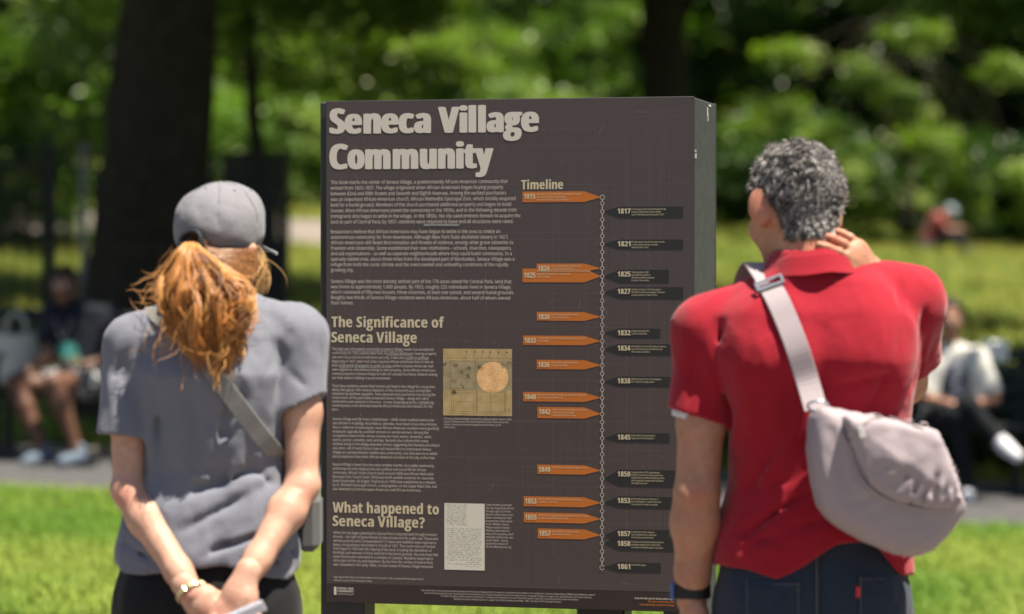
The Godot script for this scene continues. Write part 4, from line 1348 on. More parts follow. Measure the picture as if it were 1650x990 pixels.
func build_people() -> void:
	skin_noise = FastNoiseLite.new()
	skin_noise.seed = 3
	skin_noise.frequency = 1.0
	skin_noise.fractal_octaves = 2
	M.eye_white = mat(Color(0.86, 0.84, 0.80), 0.2)
	M.eyelet = mat(lin(0.05, 0.05, 0.06), 0.8)
	M.iris = mat(Color(0.10, 0.06, 0.04), 0.15)
	var sm := mat(Color.WHITE, 0.52, 0.42)
	sm.vertex_color_use_as_albedo = true
	sm.subsurf_scatter_enabled = true
	sm.subsurf_scatter_strength = 0.12
	tri(sm, 6.0)
	bump(sm, 0.12, 0.06, 4, 19)
	M.skin = sm
	M.hair = mat(Color.WHITE, 0.42, 0.45)
	M.hair.vertex_color_use_as_albedo = true
	var finish := []
	finish.append(woman())
	finish.append(man())
	finish.append(sitting_man())
	finish.append(sitting_woman())
	finish.append(far_person())
	run_jobs()
	for f in finish: f.call()

# ---- the woman with the red ponytail
func woman() -> Callable:
	var o := base("person", Vector3(-0.60, ground(-0.60, -5.75), -5.75))
	tag(o, "person in grey cap and grey T-shirt with long red ponytail, hands clasped behind", "person")
	var dy := 0.16 - o.position.y
	var hb := Basis(Vector3.UP, deg_to_rad(-22)) * Basis(Vector3.RIGHT, -0.06)
	var hc := Vector3(0.0111, 1.4147, -0.035)
	# skin
	var f := queue(field(0.0055, Vector3(-0.16, 1.22, -0.20), Vector3(0.17, 1.58, 0.14)))
	head(f, hc, hb, 1.0, 0.6)
	f.add(Cone.new(hc + Vector3(0, -0.05, 0.03), Vector3(0.0, 1.25, 0.0), 0.052, 0.062, 0.03))
	var fair := Color(0.47, 0.27, 0.19)
	var rosy := Color(0.42, 0.145, 0.10)
	f.tint = skin(fair, rosy, [])
	var el := Vector3(-0.1632, 0.9302, 0.055)
	var er := Vector3(0.1817, 0.9388, 0.055)
	var wl := Vector3(-0.0222, 0.7373, 0.185)
	var wr := Vector3(0.0803, 0.7670, 0.19)
	var sl := Vector3(-0.1669, 1.2145, 0.0)
	var sr := Vector3(0.1755, 1.2293, 0.0)
	var g := queue(field(0.0065, Vector3(-0.30, 0.66, -0.16), Vector3(0.30, 1.34, 0.30)))
	g.add(Stack.new([[0.84, 0.13, 0.085, -0.01, 0.0], [1.0, 0.12, 0.08, -0.01, 0], [1.2, 0.13, 0.075, 0, 0], [1.27, 0.06, 0.05, 0, 0]], 0.04))
	for q in [[sl, el, wl], [sr, er, wr]]:
		var mid: Vector3 = q[0].lerp(q[1], 0.5)
		g.add(Cone.new(q[0], mid, 0.037, 0.0385, 0.03))
		g.add(Cone.new(mid, q[1], 0.039, 0.031, 0.02))
		g.add(Ball.new(q[1] + Vector3(0, -0.006, 0.024), Vector3(0.021, 0.022, 0.018), Basis(), 0.018))
		g.add(Ball.new(q[1] + Vector3(0.016 * signf(q[0].x), 0.006, 0.014), Vector3(0.018, 0.018, 0.015), Basis(), 0.015))
		var belly: Vector3 = q[1].lerp(q[2], 0.27)
		g.add(Cone.new(q[1], belly, 0.031, 0.036, 0.02))
		g.add(Cone.new(belly, q[1].lerp(q[2], 0.78), 0.036, 0.0255, 0.02))
		g.add(Cone.new(q[1].lerp(q[2], 0.78), q[2], 0.0255, 0.025, 0.02))
		g.crease(q[1] + Vector3(-0.02, 0.018, 0.045), q[1] + Vector3(0.02, 0.014, 0.045), -0.004, 0.006)
		g.crease(q[1] + Vector3(-0.018, 0.004, 0.045), q[1] + Vector3(0.016, -0.002, 0.047), -0.0035, 0.005)
		g.crease(q[1].lerp(q[2], 0.15) + Vector3(0.01, 0, 0.03), q[1].lerp(q[2], 0.6) + Vector3(0.004, 0, 0.03), 0.0022, 0.006)
		g.crease(q[1].lerp(q[2], 0.55) + Vector3(-0.006, 0, 0.03), q[2] + Vector3(-0.006, 0, 0.02), 0.002, 0.005)
	g.tint = skin(fair, fair.lerp(rosy, 0.6), [[el + Vector3(0, -0.01, 0.045), 0.04], [er + Vector3(0, -0.01, 0.045), 0.04], [wl, 0.05], [wr, 0.04]])
	var h := queue(field(0.0035, Vector3(-0.12, 0.56, 0.08), Vector3(0.16, 0.80, 0.32)))
	hand(h, wl, Vector3(0.66, -0.72, 0.12), Vector3(-0.2, 0.1, -1), 1.0, [0.5, 0.55, 0.6, 0.65, 0.2], 0.95)
	hand(h, wr + Vector3(-0.004, -0.008, 0.016), Vector3(-0.36, -0.90, 0.20), Vector3(0.15, 0.25, 1), -1.0, [1.15, 1.2, 1.25, 1.2, 0.35], 0.97)
	h.tint = skin(fair * 0.97, rosy, [[wl + Vector3(0.05, -0.06, 0.03), 0.05], [wr + Vector3(0.0, -0.09, 0.07), 0.045]])
	# T-shirt
	var t := queue(field(0.0046, Vector3(-0.32, 0.72, -0.20), Vector3(0.32, 1.36, 0.22)))
	var st := Stack.new([[0.70, 0.184, 0.130, -0.012, 0.014], [0.80, 0.183, 0.128, -0.012, 0.012], [0.88, 0.168, 0.118, -0.010, 0.010], [0.97, 0.150, 0.104, -0.002, -0.004], [1.06, 0.145, 0.110, 0.004, 0.002], [1.16, 0.155, 0.116, 0.004, 0.012], [1.235, 0.142, 0.088, 0.004, 0.002], [1.285, 0.082, 0.062, 0.004, -0.008], [1.315, 0.064, 0.058, 0.004, -0.012]], 0.016)
	st.hem = func(p: Vector3) -> float: return 0.785 - 0.06 * (p.x + 0.02) + 0.012 * sin(p.x * 19.0 + 1.0) + 0.010 * cos(p.z * 30.0)
	var lh := Vector3(-0.1743, 1.0365, 0.034)
	var rh := Vector3(0.1731, 1.0933, 0.032)
	sleeve(t, sl + Vector3(0.004, 0.0, 0), lh, 0.050, 0.056, Vector3(-0.12, -1, 0.10), 0.022)
	sleeve(t, sr + Vector3(-0.004, 0.0, 0), rh, 0.052, 0.054, Vector3(0.5, -0.86, 0.15), 0.022)
	t.add(st)
	t.add(Cone.new(Vector3(-0.05, 1.275, -0.004), sl + Vector3(0.012, 0.012, 0), 0.045, 0.050, 0.05))
	t.add(Cone.new(Vector3(0.055, 1.28, -0.004), sr + Vector3(-0.010, 0.014, 0), 0.045, 0.050, 0.05))
	t.add(Cone.new(Vector3(0.004, 1.36, -0.02), Vector3(0.004, 1.29, -0.02), 0.06, 0.058, 0.006).carve())
	creases(t, [
		[-0.1780, 1.1959, -0.1545, 1.0909, -0.006, 0.010], [-0.2002, 1.1650, -0.1854, 1.0538, 0.008, 0.012], [-0.1422, 1.1836, -0.1236, 1.0909, 0.007, 0.012],
		[-0.1632, 1.2145, -0.2101, 1.1156, -0.006, 0.008], [-0.0964, 1.2330, -0.1014, 0.9549, -0.007, 0.018], [-0.1261, 1.1774, -0.1162, 0.9425, 0.010, 0.014],
		[-0.0705, 1.2145, -0.0494, 0.9673, 0.008, 0.016], [-0.0346, 1.1403, -0.0222, 0.9425, -0.006, 0.012],
		[0.1422, 1.2207, 0.1335, 1.1156, -0.008, 0.011], [0.1112, 1.2145, 0.1051, 1.0909, 0.007, 0.012], [0.1978, 1.2021, 0.2040, 1.1032, 0.006, 0.012], [0.1607, 1.1650, 0.1916, 1.1341, -0.009, 0.008],
		[0.0680, 1.1650, 0.1298, 1.0538, 0.006, 0.012], [0.0890, 1.1156, 0.0433, 1.0043, 0.009, 0.014], [0.0494, 1.1156, 0.0148, 1.0167, -0.008, 0.012], [0.0185, 1.0661, -0.0185, 0.9673, 0.009, 0.014],
		[0.0148, 1.0538, 0.0544, 1.0414, -0.009, 0.010], [0.0396, 0.9487, 0.0556, 1.0105, 0.010, 0.010], [0.0062, 0.9549, -0.0346, 0.9648, 0.009, 0.010], [0.0470, 0.9302, 0.1174, 0.9648, 0.010, 0.011], [0.0766, 0.9920, 0.1187, 0.9450, -0.008, 0.009],
		[-0.0742, 0.9178, 0.0989, 0.9771, -0.010, 0.014], [-0.0494, 0.8560, 0.1112, 0.9425, -0.008, 0.014],
		[-0.0222, 0.8090, 0.1236, 0.9302, 0.015, 0.011], [-0.0025, 0.8041, 0.1335, 0.9030, -0.012, 0.008], [0.0433, 0.8362, 0.1310, 0.8807, 0.013, 0.008], [0.0124, 0.8189, 0.0989, 0.8461, -0.012, 0.008], [-0.0124, 0.7942, 0.1422, 0.8461, 0.013, 0.010], [0.0062, 0.7843, 0.1360, 0.8127, -0.007, 0.008],
		[-0.1731, 0.8560, -0.1051, 0.8189, 0.010, 0.010], [-0.1792, 0.8313, -0.1112, 0.8004, -0.009, 0.008], [-0.1669, 0.8745, -0.0989, 0.8560, -0.008, 0.010], [0.1335, 0.8313, 0.1656, 0.8684, 0.010, 0.010], [0.1422, 0.8004, 0.1706, 0.7880, 0.008, 0.008], [-0.0618, 1.2639, -0.1236, 1.2145, 0.005, 0.010], [0.1051, 1.2664, 0.1632, 1.2145, 0.005, 0.012], [0.1632, 1.2516, 0.1137, 1.1650, -0.005, 0.010], [-0.1236, 1.1156, -0.0124, 1.0414, 0.004, 0.012], [0.1236, 1.0538, 0.0124, 0.9920, 0.004, 0.010], [0.1236, 0.7880, 0.1681, 0.8127, -0.008, 0.008]])
	crumple(t, 0.0065, Vector3(5.5, 2.4, 5.5), 5, true)
	# trousers
	var tr := queue(field(0.0085, Vector3(-0.27, 0.04, -0.20), Vector3(0.25, 0.86, 0.24)))
	tr.add(Stack.new([[0.62, 0.175, 0.125, -0.014, 0.01], [0.72, 0.180, 0.128, -0.014, 0.012], [0.82, 0.160, 0.112, -0.012, 0.006], [0.84, 0.155, 0.108, -0.012, 0.0]], 0.03))
	for s in [-1.0, 1.0]:
		tr.add(Cone.new(Vector3(-0.014 + 0.088 * s, 0.68, 0.0), Vector3(-0.014 + 0.09 * s, 0.40, -0.01), 0.098, 0.078, 0.03))
		tr.add(Cone.new(Vector3(-0.014 + 0.09 * s, 0.42, -0.01), Vector3(-0.014 + 0.095 * s, 0.06, 0.01), 0.078, 0.068, 0.03).end())
		tr.add(Ball.new(Vector3(-0.014 + 0.075 * s, 0.68, 0.055), Vector3(0.085, 0.09, 0.075), Basis(), 0.04))
	crumple(tr, 0.006, Vector3(10, 5, 10), 8)
	# shoes
	var sh := shoes([Vector3(-0.11, 0, 0.0), Vector3(0.085, 0, 0.0)])
	# cap
	var cp := queue(field(0.0045, hc - Vector3(0.14, 0.06, 0.15), hc + Vector3(0.14, 0.17, 0.15)))
	var P := func(x, y, z): return hc + hb * Vector3(x, y, z)
	cp.add(Ball.new(P.call(0, 0.040, 0.010), Vector3(0.088, 0.090, 0.106), hb, 0.01))
	cp.add(Ball.new(P.call(0, 0.082, -0.03), Vector3(0.066, 0.046, 0.058), hb, 0.03))
	cp.add(Ball.new(P.call(0.0, -0.014, 0.115), Vector3(0.034, 0.034, 0.03), hb, 0.004).carve())
	cp.clip = func(p: Vector3) -> float: return -((hb.inverse() * (p - hc)).y + 0.022 - 0.1 * (hb.inverse() * (p - hc)).z)
	for k in 6:
		var a := TAU * (k + 0.5) / 6.0
		var pts := []
		for j in 5:
			var e := j * 0.36
			pts.append(P.call(sin(a) * cos(e) * 0.0865, 0.040 + sin(e) * 0.088, 0.010 + cos(a) * cos(e) * 0.103))
		for j in 4: cp.crease(pts[j], pts[j + 1], -0.003, 0.004)
	for q in [[0.03, 0.06, 0.09, 0.05, 0.03, 0.10], [-0.04, 0.03, 0.09, -0.06, 0.08, 0.07], [0.05, 0.02, 0.08, 0.075, 0.06, 0.03], [-0.02, 0.11, 0.06, 0.04, 0.105, 0.06], [0.01, 0.05, 0.11, 0.0, 0.08, 0.10]]:
		cp.crease(P.call(q[0], q[1], q[2]), P.call(q[3], q[4], q[5]), -0.0035, 0.009)
	crumple(cp, 0.003, Vector3(14, 14, 14), 3)
	# hair that lies on the head, and the ponytail's heart
	var hs := queue(field(0.006, hc - Vector3(0.15, 0.16, 0.15), hc + Vector3(0.13, 0.12, 0.20)))
	hs.add(Ball.new(P.call(0, 0.018, 0.018), Vector3(0.077, 0.082, 0.088), hb, 0.01))
	hs.add(Cone.new(P.call(-0.045, -0.05, 0.05), P.call(0.045, -0.05, 0.05), 0.026, 0.026, 0.03))
	hs.add(Cone.new(P.call(0, -0.005, 0.10), P.call(0, -0.02, 0.135), 0.022, 0.018, 0.02))
	hs.clip = func(p: Vector3) -> float: return -((hb.inverse() * (p - hc)).z + 0.012)
	for k in 14:
		var x := -0.075 + k * 0.0115
		hs.crease(P.call(x, -0.065, 0.06), P.call(x * 0.25, -0.002, 0.11), -0.003 if k % 2 else 0.003, 0.005)
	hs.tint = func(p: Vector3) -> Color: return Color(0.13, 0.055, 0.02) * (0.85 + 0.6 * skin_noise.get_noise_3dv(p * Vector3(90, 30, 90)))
	return func():
		put("body", field_mesh([f, g, h]), M.skin, o)
		eyes(o, hc, hb)
		var grey := fabric(lin(0.155, 0.16, 0.19), 0.92, 0.10, 60.0, 0.3)
		put("t_shirt", field_mesh([t]), grey, o)
		put("trousers", field_mesh([tr]), fabric(lin(0.012, 0.012, 0.013), 0.7, 0.1, 20.0, 0.1), o)
		for q in sh: put("shoe", field_mesh([q]), mat(lin(0.05, 0.05, 0.055), 0.7), o)
		var capm := fabric(lin(0.185, 0.18, 0.195), 0.9, 0.12, 30.0, 0.2)
		var c := put("cap", field_mesh([cp]), capm, o)
		# the bill
		var s := Shape.new()
		var top := []
		for k in 17:
			var a := deg_to_rad(-64.0 + 8.0 * k)
			var row := []
			for j in 7:
				var u := j / 6.0
				var reach := 0.080 * cos(a * 0.78) * u
				var x := sin(a) * 0.086 * (1.0 + 0.06 * u)
				row.append(P.call(x, 0.016 - 0.25 * u * 0.04 - 1.8 * x * x, 0.01 - cos(a) * 0.101 - reach))
			top.append(row)
		for k in 16:
			for j in 6:
				s.quad(top[k][j], top[k][j + 1], top[k + 1][j + 1], top[k + 1][j])
				var d := Vector3(0, -0.004, 0)
				s.quad(top[k + 1][j] + d, top[k + 1][j + 1] + d, top[k][j + 1] + d, top[k][j] + d)
			s.quad(top[k][6], top[k][6] + Vector3(0, -0.004, 0), top[k + 1][6] + Vector3(0, -0.004, 0), top[k + 1][6])
		put("bill", s.mesh(), capm, c)
		# raised seams between the panels, the stitched rim and two rows of eyelets
		for k in 6:
			var a := TAU * (k + 0.5) / 6.0
			var pts := []
			var rad := []
			for j in 9:
				var e := 0.12 + j * 0.17
				var dir: Vector3 = hb * Vector3(sin(a) * cos(e) * 0.9, sin(e), cos(a) * cos(e)).normalized()
				var q := 0.15
				while q > 0.04 and cp.value(hc + hb * Vector3(0, 0.04, 0.01) + dir * q, cp.prims, []) > 0.0: q -= 0.001
				if q > 0.05 and not (j < 2 and cos(a) > 0.8):
					pts.append(hc + hb * Vector3(0, 0.04, 0.01) + dir * (q + 0.0004)); rad.append(0.0013)
			if pts.size() > 2:
				s = Shape.new()
				s.tube(pts, rad, 5)
				put("seam", s.mesh(), capm, c)
			var ed: Vector3 = hb * Vector3(sin(a + 0.5) * 0.62, 0.78, cos(a + 0.5) * 0.62).normalized()
			var eq := 0.15
			while eq > 0.04 and cp.value(hc + hb * Vector3(0, 0.04, 0.01) + ed * eq, cp.prims, []) > 0.0: eq -= 0.001
			var em := SphereMesh.new()
			em.radius = 0.0032
			em.height = 0.0064
			em.radial_segments = 10
			em.rings = 5
			put("eyelet", em, M.eyelet, c).position = hc + hb * Vector3(0, 0.04, 0.01) + ed * (eq - 0.001)
		var bt := SphereMesh.new()
		bt.radius = 0.006
		bt.height = 0.007
		put("button", bt, capm, c).position = P.call(0, 0.130, 0.008)
		# closing strap across the back opening
		var sp := []
		var su := []
		for k in 9:
			var a := deg_to_rad(-26.0 + 6.5 * k)
			sp.append(P.call(sin(a) * 0.088, -0.024, 0.010 + cos(a) * 0.103)); su.append(hb * Vector3(sin(a), 0, cos(a)))
		put("back_strap", ribbon(sp, su, 0.018, 0.003), capm, c)
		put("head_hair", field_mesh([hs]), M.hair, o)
		# hair tie
		s = Shape.new()
		var tie: Vector3 = P.call(0, 0.002, 0.122)
		var axis: Vector3 = (hb * Vector3(0, 0.1, 1)).normalized()
		for q in 3:
			var pts := []
			var rad := []
			for k in 21:
				var a := TAU * k / 20.0
				var e1 := axis.cross(Vector3.UP).normalized()
				var e2 := axis.cross(e1)
				pts.append(tie + axis * (0.005 * q - 0.004) + (e1 * cos(a) + e2 * sin(a)) * (0.0225 + 0.0015 * sin(a * 3 + q)))
				rad.append(0.0042)
			s.tube(pts, rad, 7)
		put("hair_tie", s.mesh(), mat(lin(0.012, 0.013, 0.016), 0.6), o)
		put("ponytail", ponytail(tie, hb), M.hair, o)
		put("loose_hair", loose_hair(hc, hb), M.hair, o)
		# bracelet
		s = Shape.new()
		var ax := (wl - el).normalized()
		var bc := wl - ax * 0.006
		var e1 := ax.cross(Vector3(0, 0, 1)).normalized()
		var e2 := ax.cross(e1)
		for k in 22:
			var a := TAU * k / 22.0
			var p := bc + e1 * cos(a) * 0.0305 + e2 * sin(a) * 0.0300
			var q := Basis(ax, a)
			s.box(Vector3(-0.0038, -0.005, -0.0016), Vector3(0.0038, 0.005, 0.0016), Transform3D(Basis((-e1 * sin(a) + e2 * cos(a)), ax, (e1 * cos(a) + e2 * sin(a))), p), 0.0012)
		var silver := mat(Color(0.78, 0.72, 0.55), 0.3)
		silver.metallic = 0.9
		put("bracelet", s.mesh(), silver, o)
		# folded paper in the hand
		var pb := base("folded_paper", o.position + Vector3(0.0766, 0.7052, 0.262))
		tag(pb, "white folded paper held in the ponytailed person's hand", "paper")
		s = Shape.new()
		var pt := Transform3D(Basis(Vector3(0, 0, 1), deg_to_rad(23)) * Basis(Vector3.RIGHT, 0.25), Vector3.ZERO)
		for k in 5:
			var x0 := -0.048 + 0.003 * sin(k * 2.1)
			s.box(Vector3(x0, -0.012 + 0.001 * k, -0.006 + 0.0024 * k), Vector3(0.05 + 0.0025 * sin(k * 1.7), 0.012 - 0.0008 * k, -0.006 + 0.0024 * k + 0.0014), pt)
		put("sheet", s.mesh(), mat(lin(0.68, 0.69, 0.74), 0.8), pb)
		# her crossbody bag: strap over the back, pouch at the right hip
		var cb := base("crossbody_bag", o.position)
		tag(cb, "slim grey crossbody bag worn by the ponytailed person, strap across the back", "bag")
		var ctrl := []
		var ups := []
		for q in [[-0.1174, 1.2886], [-0.0680, 1.2516], [-0.0222, 1.2120], [0.0148, 1.1675], [0.0519, 1.1156], [0.0890, 1.0624], [0.1236, 1.0142], [0.1508, 0.9697]]:
			ctrl.append(Vector3(q[0], q[1], surface_z(t, q[0], q[1]) + 0.006))
		var p1 := Vector3(-0.128, 1.283, -0.02)
		var front := [Vector3(0.188, 0.93, 0.03), Vector3(0.195, 0.90, -0.05)]
		var back := [Vector3(-0.118, 1.292, -0.01)]
		var path := smooth_path(back + ctrl + front, 5)
		for p in path: ups.append(Vector3(p.x * 0.8, 0.25 if p.y > 1.2 else 0.0, 0.6 if p.z > 0.0 else 0.05).normalized())
		put("strap", ribbon(path, ups, 0.036, 0.003), fabric(lin(0.20, 0.195, 0.185), 0.75, 0.06, 30.0, 0.1), cb)
		path = smooth_path([Vector3(-0.118, 1.292, -0.012), Vector3(-0.08, 1.24, -0.105), Vector3(0.02, 1.10, -0.128), Vector3(0.13, 0.96, -0.125), Vector3(0.19, 0.90, -0.09)], 6)
		ups.clear()
		for p in path: ups.append(Vector3(p.x * 0.5, 0.3 if p.y > 1.2 else 0.0, -1).normalized())
		put("strap", ribbon(path, ups, 0.036, 0.003), fabric(lin(0.20, 0.195, 0.185), 0.75, 0.06, 30.0, 0.1), cb)
		s = Shape.new()
		s.box(Vector3(0.165, 0.80, -0.12), Vector3(0.212, 0.915, -0.005), Transform3D(), 0.014)
		put("pouch", s.mesh(), fabric(lin(0.10, 0.10, 0.10), 0.8, 0.08, 30.0, 0.1), cb)

# a hollow sleeve from the shoulder s to the hem h, cut off along n
func sleeve(f: Field, s: Vector3, h: Vector3, r0: float, r1: float, n: Vector3, k := 0.02) -> void:
	f.add(Cone.new(s, h, r0, r1, k).end(n))
	var b := h + (h - s) * 0.3
	f.add(Cone.new(s.lerp(h, 0.72), b, lerpf(r0, r1, 0.72) - 0.012, r1 - 0.008 + (r1 - r0) * 0.3, 0.006).carve())

func shoes(at: Array, turn := 0.0) -> Array:
	var out := []
	for p in at:
		var f := queue(field(0.008, p - Vector3(0.26, 0.03, 0.26), p + Vector3(0.26, 0.16, 0.26)))
		out.append(f)
		var b := Basis(Vector3.UP, turn)
		f.add(Cone.new(p + b * Vector3(0, 0.045, 0.035), p + b * Vector3(0, 0.035, -0.12), 0.042, 0.040, 0.02))
		f.add(Cone.new(p + b * Vector3(0, 0.03, -0.12), p + b * Vector3(0.004, 0.026, -0.19), 0.040, 0.030, 0.02))
		f.add(Cone.new(p + b * Vector3(0, 0.05, 0.02), p + b * Vector3(0, 0.10, 0.02), 0.044, 0.040, 0.02))
	return out

func strand(s: Shape, pts: Array, r: float, col: Color) -> void:
	var rad := []
	var n := pts.size()
	for k in n: rad.append(r * (1.0 if k < n - 2 else 0.55 if k < n - 1 else 0.2))
	s.col = col
	s.tube(pts, rad, 3, [], false)

func ponytail(tie: Vector3, hb: Basis) -> ArrayMesh:
	var r := RandomNumberGenerator.new()
	r.seed = 41
	var s := Shape.new()
	var back := hb * Vector3(0, 0, 1)
	for lock in 120:
		# every lock has its own way down, its own curl and colour
		var a := r.randf() * TAU
		var q := sqrt(r.randf())
		var ox := cos(a) * q
		var oz := sin(a) * q
		var length := r.randf_range(0.20, 0.305) * (1.0 - 0.30 * absf(ox))
		var curl_r := r.randf_range(0.004, 0.014)
		var curl_f := r.randf_range(1.2, 3.4)
		var ph := r.randf() * TAU
		var tone := r.randf()
		var dark := r.randf() < 0.16
		var flare := r.randf_range(0.8, 1.12)
		for k in 17:
			var dx := r.randfn() * 0.0042
			var dz := r.randfn() * 0.0042
			var pts := []
			var n := 17
			var lf := length * r.randf_range(0.85, 1.05)
			var wob := r.randf_range(0.7, 1.4)
			for j in n:
				var u := float(j) / (n - 1)
				var wide: float = 0.012 + 0.084 * smoothstep(0.0, 0.62, u) * (1.0 - 0.45 * smoothstep(0.68, 1.0, u)) * flare
				var p := tie + Vector3(0.0, 0.0, 0.0)
				p += back * 0.026 * sin(minf(u * 7.0, 1.57)) + Vector3(0.062 * u, 0.008 * sin(minf(u * 9.0, PI)) - lf * u, 0.004 * u)
				p += Vector3(ox * wide, 0, 0.006 + (oz + 0.25) * wide * 0.45)
				var spread := 0.25 + u * 1.0
				p += Vector3(dx, 0, dz) * spread
				var c := ph + u * TAU * curl_f
				p += Vector3(cos(c), 0.35 * sin(c * 1.3), sin(c)) * curl_r * smoothstep(0.12, 0.5, u) * wob
				pts.append(p)
			var c2 := Color(0.36, 0.13, 0.028).lerp(Color(0.66, 0.34, 0.11), clampf(tone + r.randfn() * 0.2, 0.0, 1.0))
			if dark: c2 = Color(0.13, 0.045, 0.012)
			strand(s, pts, r.randf_range(0.0008, 0.0014), c2 * r.randf_range(0.8, 1.15))
	# flyaways
	for k in 170:
		var a := r.randf() * TAU
		var p := tie + Vector3(0.01 + cos(a) * 0.045, -0.03 - r.randf() * 0.17, 0.03 + sin(a) * 0.02)
		var d := Vector3(cos(a) * 0.9, -0.5 - r.randf(), sin(a) * 0.4).normalized()
		var pts := []
		for j in 12:
			pts.append(p)
			d = (d + Vector3(r.randfn(), r.randfn() - 0.12, r.randfn()) * 0.30).normalized()
			p += d * 0.0105
		strand(s, pts, 0.00055, Color(0.55, 0.26, 0.08))
	return s.mesh()

func loose_hair(hc: Vector3, hb: Basis) -> ArrayMesh:
	var r := RandomNumberGenerator.new()
	r.seed = 43
	var s := Shape.new()
	for k in 700:
		# drawn from the nape and sides up to the tie
		var a := r.randf_range(-1.75, 1.75)
		var y0 := r.randf_range(-0.085, -0.02) + 0.03 * absf(a) * 0.4
		var p0 := Vector3(sin(a) * 0.079, y0, 0.020 + cos(a) * 0.088)
		var p2 := Vector3(r.randfn() * 0.006, 0.0, 0.118)
		var pts := []
		for j in 9:
			var u := j / 8.0
			var q := p0.lerp(p2, u)
			var out := Vector3(q.x, 0, q.z - 0.02).normalized() * 0.0895
			q = Vector3(out.x, q.y, out.z + 0.02).lerp(q, smoothstep(0.6, 1.0, u))
			pts.append(hc + hb * (q + Vector3(0, -0.008 * sin(u * PI) + r.randfn() * 0.0008, 0.001)))
		strand(s, pts, 0.0009, Color(0.12, 0.045, 0.014).lerp(Color(0.34, 0.15, 0.05), r.randf()))  # the shade under the cap is put into these darker hair tones
	for k in 46:
		# wisps by the right cheek
		var p: Vector3 = hc + hb * Vector3(0.079 + r.randfn() * 0.004, -0.015 + r.randfn() * 0.008, -0.01 + r.randfn() * 0.012)
		var d := Vector3(0.55 + r.randfn() * 0.2, -0.5 + r.randfn() * 0.2, 0.2 * r.randfn()).normalized()
		var pts := []
		for j in 12:
			pts.append(p)
			d = (d + Vector3(-0.13 + r.randfn() * 0.1, -0.12 + r.randfn() * 0.1, r.randfn() * 0.08)).normalized()
			p += d * 0.0078
		strand(s, pts, 0.00075, Color(0.55, 0.33, 0.13) * r.randf_range(0.7, 1.1))
	for k in 50:
		var p: Vector3 = hc + hb * Vector3(-0.078 + r.randfn() * 0.004, -0.03 + r.randfn() * 0.01, 0.02 + r.randfn() * 0.02)
		var d := Vector3(-0.3 + r.randfn() * 0.3, -0.8, 0.2 * r.randfn()).normalized()
		var pts := []
		for j in 10:
			pts.append(p)
			d = (d + Vector3(r.randfn() * 0.22, r.randfn() * 0.1, r.randfn() * 0.15)).normalized()
			p += d * 0.0085
		strand(s, pts, 0.0007, Color(0.50, 0.24, 0.08) * r.randf_range(0.7, 1.1))
	return s.mesh()

# ---- the man in the red shirt
class Pillow extends Prim:   # a flat padded outline: polygon in its own x, y; half depth h, rounding r
	var o: Vector3
	var w: Basis
	var poly: PackedVector2Array
	var h: float
	var r: float
	var puff: float
	var mid: Vector2
	var low := 0.0
	func _init(at: Vector3, turn: Basis, pts: PackedVector2Array, half: float, rounding: float, swell: float, kk := 0.01) -> void:
		o = at; w = turn.transposed(); poly = pts; h = half; r = rounding; puff = swell; k = kk
		for p in pts: mid += p / pts.size()
	func d(p: Vector3) -> float:
		var q := w * (p - o)
		var a := Vector2(q.x, q.y)
		var n := poly.size()
		var best := 1e9
		var inside := true
		var j := n - 1
		for i in n:
			var e := poly[i] - poly[j]
			var t := a - poly[j]
			var b := t - e * clampf(t.dot(e) / e.length_squared(), 0.0, 1.0)
			best = minf(best, b.length_squared())
			if e.cross(t) > 0.0: inside = false
			j = i
		var d2 := sqrt(best) * (-1.0 if inside else 1.0)
		var hh := h + puff * smoothstep(0.0, 0.10, -d2)
		var x := d2 + r
		var y := absf(q.z) - hh + r
		return minf(maxf(x, y), 0.0) + Vector2(maxf(x, 0.0), maxf(y, 0.0)).length() - r

func rounded(p: PackedVector2Array) -> PackedVector2Array:
	var out := PackedVector2Array()
	var n := p.size()
	for k in n:
		out.append(p[k])
		out.append(p[k].cubic_interpolate(p[(k + 1) % n], p[(k + n - 1) % n], p[(k + 2) % n], 0.5))
	return out

